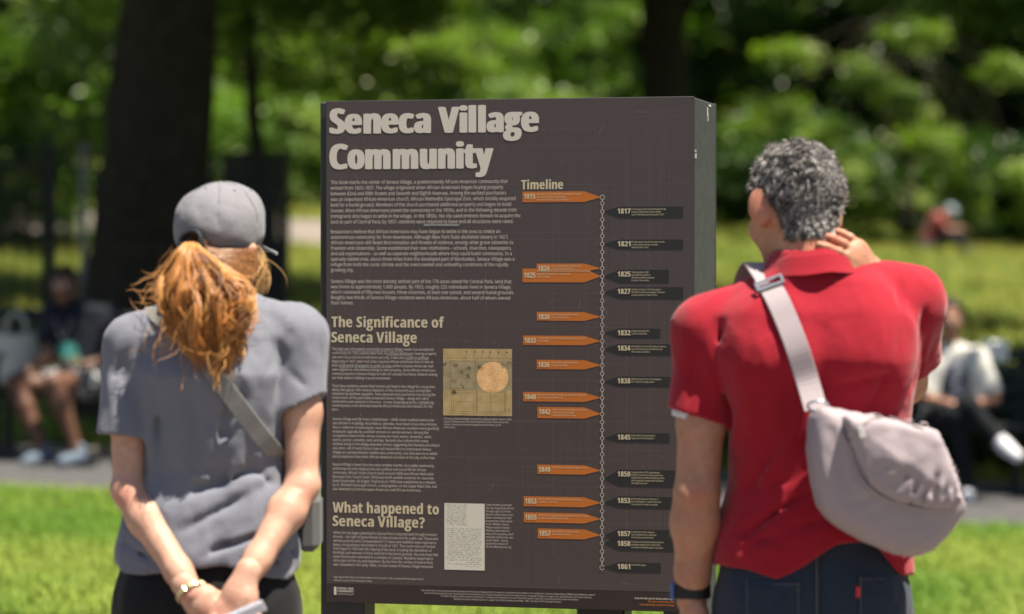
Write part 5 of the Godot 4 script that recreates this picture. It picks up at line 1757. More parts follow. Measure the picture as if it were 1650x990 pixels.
func man() -> Callable:
	var o := base("person", Vector3(0.615, ground(0.615, -5.75), -5.75))
	tag(o, "person in red polo shirt and dark jeans with curly grey hair, hand on neck", "person")
	var hb := Basis(Vector3.UP, deg_to_rad(26)) * Basis(Vector3.RIGHT, -0.24) * Basis(Vector3(0, 0, 1), -0.05)
	var hc := Vector3(-0.0476, 1.5438, -0.030)
	var tan_c := Color(0.40, 0.20, 0.125)
	var red := Color(0.44, 0.145, 0.09)
	var f := queue(field(0.005, Vector3(-0.20, 1.36, -0.22), Vector3(0.12, 1.70, 0.16)))
	head(f, hc, hb, 1.06, 1.08)
	f.add(Cone.new(hc + hb * Vector3(0, -0.03, 0.035), Vector3(-0.0130, 1.4313, 0.03), 0.064, 0.070, 0.03))
	f.crease(Vector3(-0.0587, 1.4647, 0.10), Vector3(0.0155, 1.4598, 0.10), -0.003, 0.005)
	f.tint = skin(tan_c, red, [[hc + hb * Vector3(-0.08, -0.01, 0.014), 0.045], [Vector3(-0.0130, 1.4561, 0.08), 0.05]])
	var sl := Vector3(-0.2231, 1.2892, 0.0)
	var el := Vector3(-0.2454, 0.9678, 0.035)
	var wl := Vector3(-0.2528, 0.7725, 0.0)
	var sr := Vector3(0.1724, 1.3510, 0.0)
	var er := Vector3(0.1922, 1.1878, -0.13)
	var wr := Vector3(0.120, 1.400, 0.010)
	var g := queue(field(0.0065, Vector3(-0.34, 0.70, -0.24), Vector3(0.30, 1.45, 0.16)))
	g.add(Stack.new([[0.88, 0.14, 0.10, 0, 0], [1.15, 0.15, 0.10, 0, 0], [1.30, 0.15, 0.08, 0, 0.01], [1.38, 0.07, 0.06, 0, 0.02]], 0.04))
	g.add(Cone.new(sl, sl.lerp(el, 0.55), 0.046, 0.047, 0.03))
	g.add(Cone.new(sl.lerp(el, 0.55), el, 0.047, 0.043, 0.02))
	g.add(Ball.new(el + Vector3(0, 0.0, 0.026), Vector3(0.022, 0.024, 0.018), Basis(), 0.02))
	g.add(Cone.new(el, el.lerp(wl, 0.28), 0.043, 0.048, 0.02))
	g.add(Cone.new(el.lerp(wl, 0.28), el.lerp(wl, 0.8), 0.048, 0.034, 0.02))
	g.add(Cone.new(el.lerp(wl, 0.8), wl + Vector3(0, -0.02, 0), 0.034, 0.031, 0.02))
	g.crease(el + Vector3(-0.025, 0.020, 0.05), el + Vector3(0.025, 0.020, 0.05), -0.004, 0.006)
	g.crease(el + Vector3(-0.02, 0.0, 0.053), el + Vector3(0.015, -0.004, 0.053), -0.006, 0.007)
	g.add(Cone.new(sr, er, 0.055, 0.045, 0.03))
	g.add(Cone.new(er, er.lerp(wr, 0.3), 0.043, 0.047, 0.02))
	g.add(Cone.new(er.lerp(wr, 0.3), wr, 0.047, 0.031, 0.02))
	g.tint = skin(tan_c, red, [[el + Vector3(0, 0.0, 0.05), 0.03]])
	var h := queue(field(0.0034, Vector3(-0.34, 0.58, -0.08), Vector3(-0.17, 0.82, 0.10)))
	hand(h, wl + Vector3(0, -0.02, 0), Vector3(0.02, -1, -0.03), Vector3(1, 0, -0.3), 1.0, [0.25, 0.28, 0.32, 0.36, 0.15], 1.08)
	h.tint = skin(tan_c, red, [])
	var h2 := queue(field(0.0034, Vector3(-0.06, 1.36, -0.12), Vector3(0.16, 1.56, 0.16)))
	hand(h2, wr, Vector3(-0.60, 0.50, 0.62), Vector3(-0.62, -0.12, -0.77), 1.0, [0.30, 0.30, 0.32, 0.36, 0.1], 1.0, 0.09)
	h2.tint = skin(tan_c, red, [[Vector3(0.0216, 1.4808, 0.08), 0.03]])
	# polo shirt
	var t := queue(field(0.0050, Vector3(-0.36, 0.76, -0.24), Vector3(0.33, 1.50, 0.24)))
	var st := Stack.new([[0.72, 0.205, 0.148, -0.012, 0.0], [0.85, 0.200, 0.146, -0.010, 0.0], [1.0, 0.178, 0.132, 0.0, -0.006], [1.12, 0.182, 0.134, 0.003, 0.006], [1.24, 0.198, 0.138, -0.002, 0.016], [1.33, 0.190, 0.118, -0.002, 0.012], [1.39, 0.120, 0.092, -0.004, 0.018], [1.425, 0.084, 0.078, -0.010, 0.022], [1.455, 0.076, 0.072, -0.012, 0.024]], 0.014)
	st.hem = func(p: Vector3) -> float: return 0.822 + (0.055 * smoothstep(-0.10, 0.03, p.x) * (1.0 - smoothstep(0.09, 0.16, p.x)) if p.z > -0.05 else 0.0) + 0.008 * sin(p.x * 24.0)
	var lh := Vector3(-0.2404, 1.1211, 0.010)
	sleeve(t, sl, lh, 0.060, 0.065, Vector3(-0.34, -1, 0.05), 0.03)
	t.add(Cone.new(sr + Vector3(0.006, 0.0, 0.004), sr.lerp(er, 0.72) + Vector3(0.008, 0, 0), 0.066, 0.064, 0.05).end(Vector3(0.1, -0.8, -0.6)))
	t.add(st)
	t.add(Cone.new(Vector3(-0.07, 1.375, 0.012), sl + Vector3(0.004, 0.008, 0), 0.055, 0.060, 0.06))
	t.add(Cone.new(Vector3(0.055, 1.39, 0.012), sr + Vector3(0.004, 0.0, 0.0), 0.058, 0.064, 0.06))
	t.add(Ball.new(Vector3(0.09, 1.27, 0.075), Vector3(0.085, 0.11, 0.075), Basis(), 0.06))
	t.add(Ball.new(Vector3(-0.11, 1.25, 0.070), Vector3(0.08, 0.11, 0.07), Basis(), 0.06))
	t.add(Cone.new(hc.lerp(Vector3(-0.012, 1.45, 0.02), 0.9) + Vector3(0, 0.06, 0), Vector3(-0.012, 1.43, 0.02), 0.070, 0.066, 0.006).carve())
	creases(t, [
		[-0.2009, 1.3077, -0.1737, 1.1038, -0.013, 0.012], [-0.2256, 1.2830, -0.2132, 1.1532, 0.008, 0.012], [-0.2528, 1.2398, -0.2651, 1.1532, -0.007, 0.009], [-0.1700, 1.2830, -0.1452, 1.1161, 0.008, 0.014], [-0.1119, 1.3139, -0.1329, 1.1532, -0.006, 0.012],
		[-0.1761, 0.9060, -0.0402, 1.0074, 0.013, 0.009], [-0.1564, 0.8912, -0.0278, 0.9864, -0.010, 0.009], [-0.1947, 0.9245, -0.0773, 1.0074, -0.009, 0.010], [-0.1205, 1.0049, -0.0525, 1.1038, 0.010, 0.011], [-0.1452, 0.9802, -0.0748, 1.0914, -0.008, 0.010], [-0.1700, 0.8813, -0.0896, 0.8627, 0.009, 0.009], [-0.1638, 0.8504, -0.0031, 0.9060, 0.008, 0.010], [-0.1514, 0.8689, -0.0031, 0.9307, -0.008, 0.010], [-0.1823, 1.0296, -0.1514, 1.1656, 0.008, 0.016],
		[0.2021, 1.3386, 0.1823, 1.1903, -0.010, 0.010], [0.2194, 1.3016, 0.2095, 1.2027, 0.007, 0.010], [0.1700, 1.3139, 0.1452, 1.1656, 0.007, 0.013], [0.1452, 1.2892, 0.0896, 1.1532, -0.006, 0.013], [0.1922, 1.2645, 0.1638, 1.1656, -0.007, 0.008], [0.0958, 1.3139, 0.0340, 1.2027, 0.005, 0.016],
		[-0.1020, 1.4313, 0.0773, 1.4474, -0.006, 0.006], [-0.1069, 1.4178, 0.0834, 1.4326, 0.005, 0.006], [-0.0896, 1.4029, 0.0711, 1.4128, -0.005, 0.007], [0.1205, 1.3943, 0.0834, 1.3139, 0.004, 0.012], [0.1551, 1.4004, 0.1452, 1.3386, -0.005, 0.009],
		[-0.0834, 1.2645, -0.1020, 1.1161, 0.005, 0.014], [0.0093, 1.1903, 0.1205, 1.2150, -0.004, 0.014]])
	crumple(t, 0.0055, Vector3(4.5, 2.4, 4.5), 12, true)
	# white undershirt sleeve
	var us := queue(field(0.005, lh - Vector3(0.09, 0.05, 0.09), lh + Vector3(0.09, 0.05, 0.09)))
	us.add(Cone.new(sl.lerp(lh, 0.75), lh + (lh - sl) * 0.09, 0.055, 0.0555, 0.01).end(Vector3(-0.38, -1, 0.05)))
	us.add(Cone.new(sl.lerp(lh, 0.8), lh + (lh - sl) * 0.4, 0.049, 0.0495, 0.004).carve())
	# jeans
	var j := queue(field(0.0075, Vector3(-0.30, 0.03, -0.24), Vector3(0.27, 0.96, 0.24)))
	j.add(Stack.new([[0.68, 0.190, 0.140, -0.010, 0.0], [0.78, 0.192, 0.140, -0.010, 0.0], [0.88, 0.180, 0.128, -0.010, -0.002], [0.93, 0.175, 0.122, -0.010, -0.004]], 0.03))
	for s in [-1.0, 1.0]:
		j.add(Cone.new(Vector3(-0.010 + 0.096 * s, 0.72, 0.0), Vector3(-0.010 + 0.098 * s, 0.44, -0.01), 0.104, 0.082, 0.03))
		j.add(Cone.new(Vector3(-0.010 + 0.098 * s, 0.46, -0.01), Vector3(-0.010 + 0.105 * s, 0.05, 0.01), 0.082, 0.074, 0.03).end())
		j.add(Ball.new(Vector3(-0.010 + 0.082 * s, 0.76, 0.060), Vector3(0.088, 0.09, 0.078), Basis(), 0.04))
	j.crease(Vector3(-0.012, 0.90, 0.13), Vector3(-0.010, 0.66, 0.13), -0.010, 0.008)
	creases(j, [[-0.1638, 0.7639, -0.1020, 0.7391, 0.005, 0.008], [0.0958, 0.7391, 0.1576, 0.7639, 0.005, 0.008]])
	crumple(j, 0.004, Vector3(13, 7, 13), 30)
	var sh := shoes([Vector3(-0.115, 0, 0.0), Vector3(0.095, 0, 0.0)])
	# scalp under the hair
	var hs := queue(field(0.006, hc - Vector3(0.14, 0.14, 0.16), hc + Vector3(0.14, 0.17, 0.16)))
	hs.add(Ball.new(hc + hb * Vector3(0, 0.036, 0.016), Vector3(0.0815, 0.092, 0.104), hb, 0.01))
	hs.add(Cone.new(hc + hb * Vector3(0, 0.0, 0.045), hc + hb * Vector3(0, -0.085, 0.050), 0.070, 0.058, 0.03))
	hs.clip = func(p: Vector3) -> float:
		var q := hb.inverse() * (p - hc)
		var line := -0.090 if q.z > 0.05 else -0.090 + (0.05 - q.z) * 2.6
		if absf(q.x) > 0.052 and q.z < 0.045: line = maxf(line, 0.028)
		return maxf(-(q.y - minf(line, 0.055)), -0.5)
	hs.tint = func(p: Vector3) -> Color: return Color(0.05, 0.045, 0.042) * (1.0 + 0.6 * skin_noise.get_noise_3dv(p * 120.0))
	# the bag's panels
	var bo := Vector3(0.0, 0.0, 0.212)
	var turn := Basis(Vector3.UP, 0.10)
	var outline := PackedVector2Array([Vector2(-0.0253, 1.1532), Vector2(0.0278, 1.1470), Vector2(0.1922, 1.1211), Vector2(0.2256, 1.0729), Vector2(0.2627, 0.9987), Vector2(0.2689, 0.9653), Vector2(0.2466, 0.9283), Vector2(0.1972, 0.8739), Vector2(0.1452, 0.8640), Vector2(0.0958, 0.8788), Vector2(0.0216, 0.9159), Vector2(-0.0204, 0.9604), Vector2(-0.0377, 1.0358), Vector2(-0.0402, 1.1038)])
	var flap := PackedVector2Array([Vector2(0.0192, 1.1409), Vector2(0.1885, 1.1161), Vector2(0.2194, 1.0692), Vector2(0.2565, 0.9987), Vector2(0.2639, 0.9703), Vector2(0.2070, 0.9604), Vector2(0.1452, 0.9678), Vector2(0.0859, 0.9901), Vector2(0.0488, 1.0271), Vector2(0.0340, 1.0729)])
	outline = rounded(outline)
	flap = rounded(flap)
	var b1 := queue(field(0.0055, Vector3(-0.08, 0.82, 0.10), Vector3(0.32, 1.20, 0.33)))
	b1.add(Pillow.new(bo, turn, outline, 0.058, 0.035, 0.018))
	for q in [[-0.0130, 1.1409, 0.0278, 1.0049, -0.010, 0.012], [-0.0278, 1.0914, -0.0155, 0.9802, 0.008, 0.012], [0.0155, 0.9678, 0.0896, 0.9864, -0.006, 0.008], [0.0402, 0.9184, 0.0834, 0.9678, -0.006, 0.007], [-0.0031, 1.1038, 0.0155, 1.0420, 0.008, 0.008], [0.0958, 0.9678, 0.2565, 0.9406, -0.005, 0.007], [0.1947, 0.8936, 0.2379, 0.9307, 0.006, 0.01]]:
		b1.crease(Vector3(q[0], q[1], 0.275), Vector3(q[2], q[3], 0.275), q[4], q[5])
	crumple(b1, 0.003, Vector3(16, 16, 16), 44)
	var b2 := queue(field(0.005, Vector3(-0.06, 0.90, 0.16), Vector3(0.32, 1.18, 0.35)))
	b2.add(Pillow.new(bo + Vector3(0, 0, 0.046), turn, flap, 0.046, 0.020, 0.016))
	for k in 10:
		var x := 0.070 + k * 0.0195
		var y := 0.984 - 0.20 * (x - 0.070) if x < 0.15 else 0.969 - 0.02 * (x - 0.15)
		var top := 0.050 + 0.018 * sin(k * 2.3)
		b2.crease(Vector3(x, y, surface_z(b2, x, y, 0.42)), Vector3(x + 0.012, y + top, surface_z(b2, x + 0.012, y + top, 0.42)), -0.017, 0.0085)
		b2.crease(Vector3(x + 0.0098, y, surface_z(b2, x + 0.0098, y, 0.42)), Vector3(x + 0.020, y + top * 0.8, surface_z(b2, x + 0.020, y + top * 0.8, 0.42)), 0.010, 0.008)
	b2.crease(Vector3(0.0278, 1.1223, 0.30), Vector3(0.0525, 1.0296, 0.31), -0.006, 0.009)
	crumple(b2, 0.0035, Vector3(14, 14, 14), 45)
	return func():
		put("body", field_mesh([f, g, h, h2]), M.skin, o)
		eyes(o, hc, hb, 1.06)
		var polo := fabric(lin(0.30, 0.009, 0.021), 0.85, 0.12, 40.0, 0.35)
		put("polo_shirt", field_mesh([t]), polo, o)
		# the collar stands round the neck
		var s := Shape.new()
		var rows := [[0.0, 0.0], [0.016, 0.003], [0.024, 0.006], [0.024, 0.0105], [0.012, 0.018], [-0.010, 0.026], [-0.024, 0.032], [-0.024, 0.028]]
		var ring := []
		for k in 41:
			var a := deg_to_rad(-150.0 + 7.5 * k)
			var row := []
			for q in rows:
				var out: float = q[1]
				row.append(Vector3(-0.012 + sin(a) * (0.073 + out), 1.424 + q[0] + 0.012 * cos(a) + 0.007 * sin(a) + 0.0015 * sin(a * 7.0), 0.022 + cos(a) * (0.070 + out)))
			ring.append(row)
		for k in 40:
			for q in rows.size() - 1: s.quad(ring[k][q], ring[k][q + 1], ring[k + 1][q + 1], ring[k + 1][q])
		put("collar", s.mesh(), polo, o)
		put("undershirt", field_mesh([us]), fabric(lin(0.62, 0.62, 0.66), 0.9), o)
		var denim := fabric(lin(0.026, 0.036, 0.056), 0.85, 0.35, 60.0, 0.2)
		var jn := put("jeans", field_mesh([j]), denim, o)
		# pockets, seams, belt loop and red tab
		var thread := mat(lin(0.10, 0.10, 0.11), 0.8)
		var pocket := func(x0: float, x1: float, y1: float):
			var ss := Shape.new()
			var nx := 8
			var ny := 8
			var gp := []
			for yy in ny + 1:
				var row := []
				for xx in nx + 1:
					var x: float = lerpf(x0, x1, float(xx) / nx)
					var y: float = y1 - 0.15 * yy / ny
					if yy == ny: y += 0.02 * absf(2.0 * xx / nx - 1.0)
					row.append(Vector3(x, y, surface_z(j, x, y) + 0.005))
				gp.append(row)
			for yy in ny:
				for xx in nx: ss.quad(gp[yy][xx], gp[yy][xx + 1], gp[yy + 1][xx + 1], gp[yy + 1][xx])
			var pk := put("pocket", ss.mesh(), denim, jn)
			for off in [0.006, 0.016]:
				var ts := Shape.new()
				var pts := []
				var rad := []
				for xx in nx + 1:
					pts.append(gp[0][xx] + Vector3(0, -off, 0.0012)); rad.append(0.0011)
				ts.tube(pts, rad, 4)
				put("stitching", ts.mesh(), thread, jn)
			for xx in [0, nx]:
				var ts := Shape.new()
				var pts := []
				var rad := []
				for yy in ny + 1:
					pts.append(gp[yy][xx] + Vector3(0.003 if xx == 0 else -0.003, 0, 0.0012)); rad.append(0.0011)
				ts.tube(pts, rad, 4)
				put("stitching", ts.mesh(), thread, jn)
		pocket.call(-0.155, -0.050, 0.8071)
		pocket.call(0.066, 0.160, 0.8170)
		s = Shape.new()
		var pts := []
		var rad := []
		for k in 12:
			var y := 0.90 - 0.02 * k
			pts.append(Vector3(-0.016, y, surface_z(j, -0.016, y) + 0.002)); rad.append(0.0018)
		s.tube(pts, rad, 5)
		put("centre_seam", s.mesh(), thread, jn)
		s = Shape.new()
		var tz := surface_z(j, 0.063, 0.7873) + 0.004
		s.box(Vector3(0.060, 0.7762, tz), Vector3(0.070, 0.7972, tz + 0.0022), Transform3D(), 0.0006)
		put("tab", s.mesh(), mat(lin(0.50, 0.03, 0.04), 0.7), jn)
		for q in sh: put("shoe", field_mesh([q]), mat(lin(0.05, 0.045, 0.04), 0.7), o)
		put("scalp", field_mesh([hs]), M.hair, o)
		put("hair", short_hair(hc, hb, hs), M.hair, o)
		# wrist band
		s = Shape.new()
		var pth := []
		var ups := []
		for k in 25:
			var a := TAU * k / 24.0
			pth.append(wl + Vector3(cos(a) * 0.0345, 0.001 * sin(a), sin(a) * 0.0335)); ups.append(Vector3(cos(a), 0, sin(a)))
		var wt := put("watch_band", ribbon(pth, ups, 0.030, 0.0035), mat(lin(0.012, 0.012, 0.013), 0.55), o)
		s = Shape.new()
		s.box(Vector3(-0.044, -0.019, -0.016), Vector3(-0.0345, 0.019, 0.016), Transform3D(Basis(), wl), 0.004)
		put("watch_case", s.mesh(), mat(lin(0.08, 0.13, 0.30), 0.25), wt)
		# shoulder bag
		var bg := base("shoulder_bag", o.position)
		tag(bg, "pale taupe padded shoulder bag slung across the red shirt's back", "bag")
		var taupe := fabric(lin(0.315, 0.265, 0.280), 0.55, 0.06, 50.0, 0.15)
		put("bag_body", field_mesh([b1]), taupe, bg)
		var fl := put("flap", field_mesh([b2]), taupe, bg)
		# piping along the flap's edge
		var edge := []
		rad = []
		for k in range(10, 20): edge.append(Vector3(flap[k % 20].x, flap[k % 20].y, 0))
		edge = smooth_path(edge, 3)
		pts = []
		for p in edge:
			pts.append(Vector3(p.x, p.y - 0.002, surface_z(b1, p.x * 0.985 + 0.002, p.y, 0.36) + 0.004)); rad.append(0.0035)
		s = Shape.new()
		s.tube(pts, rad, 7)
		put("piping", s.mesh(), taupe, fl)
		# zip arching under the top edge
		s = Shape.new()
		var zp := smooth_path([Vector3(0.0488, 1.1211, 0.312), Vector3(0.0834, 1.1359, 0.306), Vector3(0.1329, 1.1285, 0.300), Vector3(0.1724, 1.1137, 0.292)], 6)
		rad = []
		pts = []
		for p in zp:
			pts.append(Vector3(p.x, p.y, surface_z(b2, p.x, p.y, 0.36) + 0.002)); rad.append(0.0028)
		s.tube(pts, rad, 6)
		put("zip", s.mesh(), mat(lin(0.16, 0.135, 0.135), 0.6), fl)
		s = Shape.new()
		s.box(Vector3(-0.006, -0.022, 0), Vector3(0.006, 0.0, 0.003), Transform3D(Basis(Vector3(0, 0, 1), 0.2), pts[0] + Vector3(0, 0, 0.003)), 0.001)
		put("zip_pull", s.mesh(), mat(Color(0.75, 0.74, 0.74), 0.35), fl)
		# strap: from the bag up the back, over the left shoulder, down the front and round the right side
		var ctrl := []
		for q in [[-0.0241, 1.1470], [-0.0377, 1.2027], [-0.0575, 1.2645], [-0.0773, 1.3201], [-0.0970, 1.3683]]:
			ctrl.append(Vector3(q[0], q[1], surface_z(t, q[0], q[1]) + 0.008))
		ctrl[0].z = maxf(ctrl[0].z, 0.19)
		ctrl.append(Vector3(-0.1193, 1.4128, 0.048))
		ctrl.append(Vector3(-0.1316, 1.4276, -0.01))
		ctrl.append(Vector3(-0.135, 1.36, -0.11))
		ctrl.append(Vector3(-0.06, 1.18, -0.155))
		ctrl.append(Vector3(0.08, 1.02, -0.155))
		ctrl.append(Vector3(0.20, 0.98, -0.06))
		ctrl.append(Vector3(0.232, 1.0, 0.06))
		ctrl.append(Vector3(0.21, 1.05, 0.17))
		pth = smooth_path(ctrl, 6)
		ups = []
		for p in pth: ups.append(Vector3(p.x * 2.0 if absf(p.x) > 0.17 else 0.0, 1.2 if p.y > 1.40 else 0.15, clampf(p.z * 10.0, -1.0, 1.0)).normalized())
		put("strap", ribbon(pth, ups, 0.046, 0.0035), taupe, bg)
		# slider and ring
		var metal := mat(Color(0.72, 0.73, 0.76), 0.3)
		metal.metallic = 0.85
		var sc: Vector3 = Vector3(-0.1069, 1.3930, 0)
		sc.z = surface_z(t, sc.x, sc.y) + 0.014
		s = Shape.new()
		var bt := Transform3D(Basis(Vector3(0, 0, 1), 0.35) * Basis(Vector3.RIGHT, -0.75), sc)
		for q in [[-0.029, -0.012, 0.029, -0.006], [-0.029, 0.006, 0.029, 0.012], [-0.029, -0.006, -0.023, 0.006], [0.023, -0.006, 0.029, 0.006]]:
			s.box(Vector3(q[0], q[1], -0.003), Vector3(q[2], q[3], 0.003), bt, 0.0015)
		put("strap_slider", s.mesh(), metal, bg)
		s = Shape.new()
		pts = []
		rad = []
		for k in 17:
			var a := TAU * k / 16.0
			pts.append(Vector3(-0.0229, 1.1557, 0.216) + Vector3(cos(a) * 0.020, sin(a) * 0.010, 0.004 * sin(a))); rad.append(0.003)
		s.tube(pts, rad, 6)
		put("strap_ring", s.mesh(), metal, bg)

func short_hair(hc: Vector3, hb: Basis, hs: Field) -> ArrayMesh:
	var r := RandomNumberGenerator.new()
	r.seed = 91
	var s := Shape.new()
	var n := hs.v.size()
	for k in 15000:
		var at := r.randi() % n
		var p := hs.v[at]
		var nn := hs.n[at]
		var q := hb.inverse() * (p - hc)
		if q.z < -0.085 and q.y < 0.05: continue
		if absf(q.x) > 0.055 and q.z < 0.04 and q.y < -0.01: continue
		# combed down and back from the crown, with a curl
		var down := (hb * Vector3(q.x * 1.5, -0.75 + 0.4 * q.y * 8.0, 0.55 + q.z * 2.0)).normalized()
		var d := (down - nn * down.dot(nn) * 0.9 + nn * 0.42 + Vector3(r.randfn(), r.randfn(), r.randfn()) * 0.28).normalized()
		var low := clampf((q.y + 0.10) / 0.13, 0.48, 1.0)
		var length := r.randf_range(0.014, 0.034) * low
		var tw := nn.cross(d).normalized() * signf(skin_noise.get_noise_3dv(p * 40.0)) * r.randf_range(0.3, 1.1)
		var pts := []
		var c := p - nn * 0.003
		for j in 6:
			pts.append(c)
			c += d * length / 5.0
			d = (d + tw * 0.34 - nn * 0.13 + Vector3(r.randfn(), r.randfn(), r.randfn()) * 0.07).normalized()
		var patch := skin_noise.get_noise_3dv(p * 55.0 + Vector3(3, 7, 1))
		var g := clampf(0.5 + patch * 1.1 + r.randfn() * 0.25 + (q.z - 0.02) * -1.2, 0.0, 1.0)
		var col := Color(0.022, 0.019, 0.017).lerp(Color(0.52, 0.49, 0.465), pow(g, 1.4))
		strand(s, pts, r.randf_range(0.0007, 0.0013), col)
	return s.mesh()

# ---- the man on the left bench
func sitting_man() -> Callable:
	var o := base("person", Vector3(-2.8, ground(-2.8, -18.3) + 0.006, -18.3))
	tag(o, "person in black T-shirt and patterned shorts sitting on the left bench", "person")
	var hb := Basis(Vector3.UP, deg_to_rad(172))
	var hc := Vector3(-0.0889, 1.1284, -0.16)
	var dark := Color(0.115, 0.055, 0.035)
	var warm := Color(0.15, 0.06, 0.035)
	var f := queue(field(0.007, hc - Vector3(0.13, 0.22, 0.14), hc + Vector3(0.13, 0.15, 0.14)))
	head(f, hc, hb, 1.05)
	f.add(Cone.new(hc + Vector3(0, -0.05, -0.02), hc + Vector3(0.02, -0.19, -0.03), 0.058, 0.065, 0.03))
	f.tint = skin(dark, warm, [])
	var g := queue(field(0.011, Vector3(-0.62, -0.02, -0.46), Vector3(0.36, 1.12, 0.42)))
	g.add(Stack.new([[0.44, 0.15, 0.12, 0.06, -0.18], [0.75, 0.15, 0.11, 0.03, -0.21], [0.97, 0.16, 0.09, 0.0, -0.20], [1.03, 0.07, 0.06, -0.04, -0.19]], 0.04))
	var arms := [[Vector3(-0.17, 0.945, -0.17), Vector3(-0.20, 0.66, -0.10), Vector3(-0.30, 0.575, 0.06)], [Vector3(0.20, 0.935, -0.20), Vector3(0.21, 0.66, -0.12), Vector3(0.02, 0.60, 0.02)]]
	for q in arms:
		g.add(Cone.new(q[0], q[1], 0.056, 0.045, 0.03))
		g.add(Cone.new(q[1], q[2], 0.046, 0.031, 0.02))
	hand(g, arms[0][2], Vector3(-0.55, -0.25, 0.6), Vector3(0, -1, 0), -1.0, [0.4, 0.4, 0.45, 0.5, 0.2], 1.1)
	hand(g, arms[1][2], Vector3(-0.85, -0.2, 0.4), Vector3(0, -1, -0.2), 1.0, [0.5, 0.5, 0.55, 0.55, 0.2], 1.1)
	var legs := [[Vector3(0.02, 0.50, -0.14), Vector3(-0.36, 0.50, 0.10), Vector3(-0.19, 0.12, 0.16)], [Vector3(0.14, 0.50, -0.12), Vector3(-0.09, 0.52, 0.26), Vector3(0.04, 0.12, 0.24)]]
	for q in legs:
		g.add(Cone.new(q[0], q[1], 0.085, 0.060, 0.03))
		g.add(Cone.new(q[1], q[1].lerp(q[2], 0.35), 0.056, 0.062, 0.02))
		g.add(Cone.new(q[1].lerp(q[2], 0.35), q[2], 0.062, 0.038, 0.02))
		g.add(Cone.new(q[2], q[2] + Vector3(0.02, -0.08, 0.02), 0.038, 0.04, 0.02))
	g.tint = skin(dark, warm, [])
	var t := queue(field(0.010, Vector3(-0.34, 0.42, -0.42), Vector3(0.36, 1.12, 0.10)))
	t.add(Stack.new([[0.42, 0.20, 0.15, 0.06, -0.18], [0.58, 0.19, 0.145, 0.05, -0.19], [0.8, 0.195, 0.135, 0.03, -0.21], [0.97, 0.185, 0.11, 0.01, -0.20], [1.04, 0.085, 0.07, -0.04, -0.19]], 0.04))
	for q in arms: t.add(Cone.new(q[0], q[0].lerp(q[1], 0.7), 0.075, 0.075, 0.05).end())
	crumple(t, 0.010, Vector3(8, 6, 8), 61)
	var sp := queue(field(0.010, Vector3(-0.34, 0.36, -0.36), Vector3(0.34, 0.64, 0.26)))
	sp.add(Stack.new([[0.40, 0.20, 0.16, 0.08, -0.18], [0.58, 0.185, 0.14, 0.06, -0.18]], 0.04))
	for q in legs: sp.add(Cone.new(q[0], q[0].lerp(q[1], 0.62), 0.105, 0.092, 0.04).end())
	crumple(sp, 0.010, Vector3(9, 9, 9), 62)
	sp.tint = func(p: Vector3) -> Color: return Color(0.40, 0.40, 0.40) if skin_noise.get_noise_3dv(p * 26.0) > 0.12 else Color(0.012, 0.012, 0.016)
	var sh := shoes([legs[0][2] + Vector3(0.02, -0.12, 0.02), legs[1][2] + Vector3(0.02, -0.12, 0.02)], PI - 0.5)
	var hs := queue(field(0.007, hc - Vector3(0.11, 0.05, 0.13), hc + Vector3(0.11, 0.15, 0.13)))
	hs.add(Ball.new(hc + hb * Vector3(0, 0.045, 0.018), Vector3(0.084, 0.088, 0.104), hb, 0.01))
	hs.clip = func(p: Vector3) -> float: return -((hb.inverse() * (p - hc)).y - 0.035 + 0.5 * (hb.inverse() * (p - hc)).z)
	return func():
		put("body", field_mesh([f, g]), M.skin, o)
		eyes(o, hc, hb, 1.05)
		put("t_shirt", field_mesh([t]), fabric(lin(0.008, 0.010, 0.016), 0.9), o)
		var cm := mat(Color.WHITE, 0.9, 0.2)
		cm.vertex_color_use_as_albedo = true
		put("shorts", field_mesh([sp]), cm, o)
		for q in sh: put("shoe", field_mesh([q]), mat(lin(0.10, 0.13, 0.17), 0.8), o)
		put("hair", field_mesh([hs]), mat(lin(0.010, 0.008, 0.007), 0.9), o)
		# the print on the shirt: a teal and sand round picture
		for q in [[0.0, 0.095, 0.0, lin(0.24, 0.22, 0.13)], [0.045, 0.082, 1.0, lin(0.05, 0.22, 0.19)], [0.01, 0.03, 2.0, lin(0.03, 0.04, 0.05)]]:
			var s := Shape.new()
			var c := Vector2(-0.0571, 0.6205)
			var rows := []
			for a in 9:
				var row := []
				for b in 13:
					var u := -1.0 + 2.0 * b / 12.0
					var v := -1.0 + 2.0 * a / 8.0
					if q[2] == 1.0: v = 0.05 + 0.475 * (v + 1.0)
					var x: float = c.x + u * q[1] * sqrt(maxf(0.02, 1.0 - v * v))
					var y: float = c.y + v * q[1] * 1.25 + (q[0] if q[2] == 1.0 else 0.0)
					row.append(Vector3(x, y, surface_z(t, x, y, 0.1) + 0.006 + 0.003 * q[2]))
				rows.append(row)
			for a in 8:
				for b in 12: s.quad(rows[a + 1][b], rows[a + 1][b + 1], rows[a][b + 1], rows[a][b])
			put("shirt_print", s.mesh(), mat(q[3], 0.9), o)
		var s := Shape.new()
		var rad := []
		var pth := smooth_path([hc + Vector3(-0.05, -0.13, 0.02), hc + Vector3(-0.045, -0.22, 0.07), hc + Vector3(0.0, -0.34, 0.10), hc + Vector3(0.05, -0.22, 0.07), hc + Vector3(0.07, -0.12, 0.01)], 5)
		for p in pth: rad.append(0.004)
		s.tube(pth, rad, 5)
		put("necklace", s.mesh(), mat(Color(0.6, 0.6, 0.62), 0.4), o)

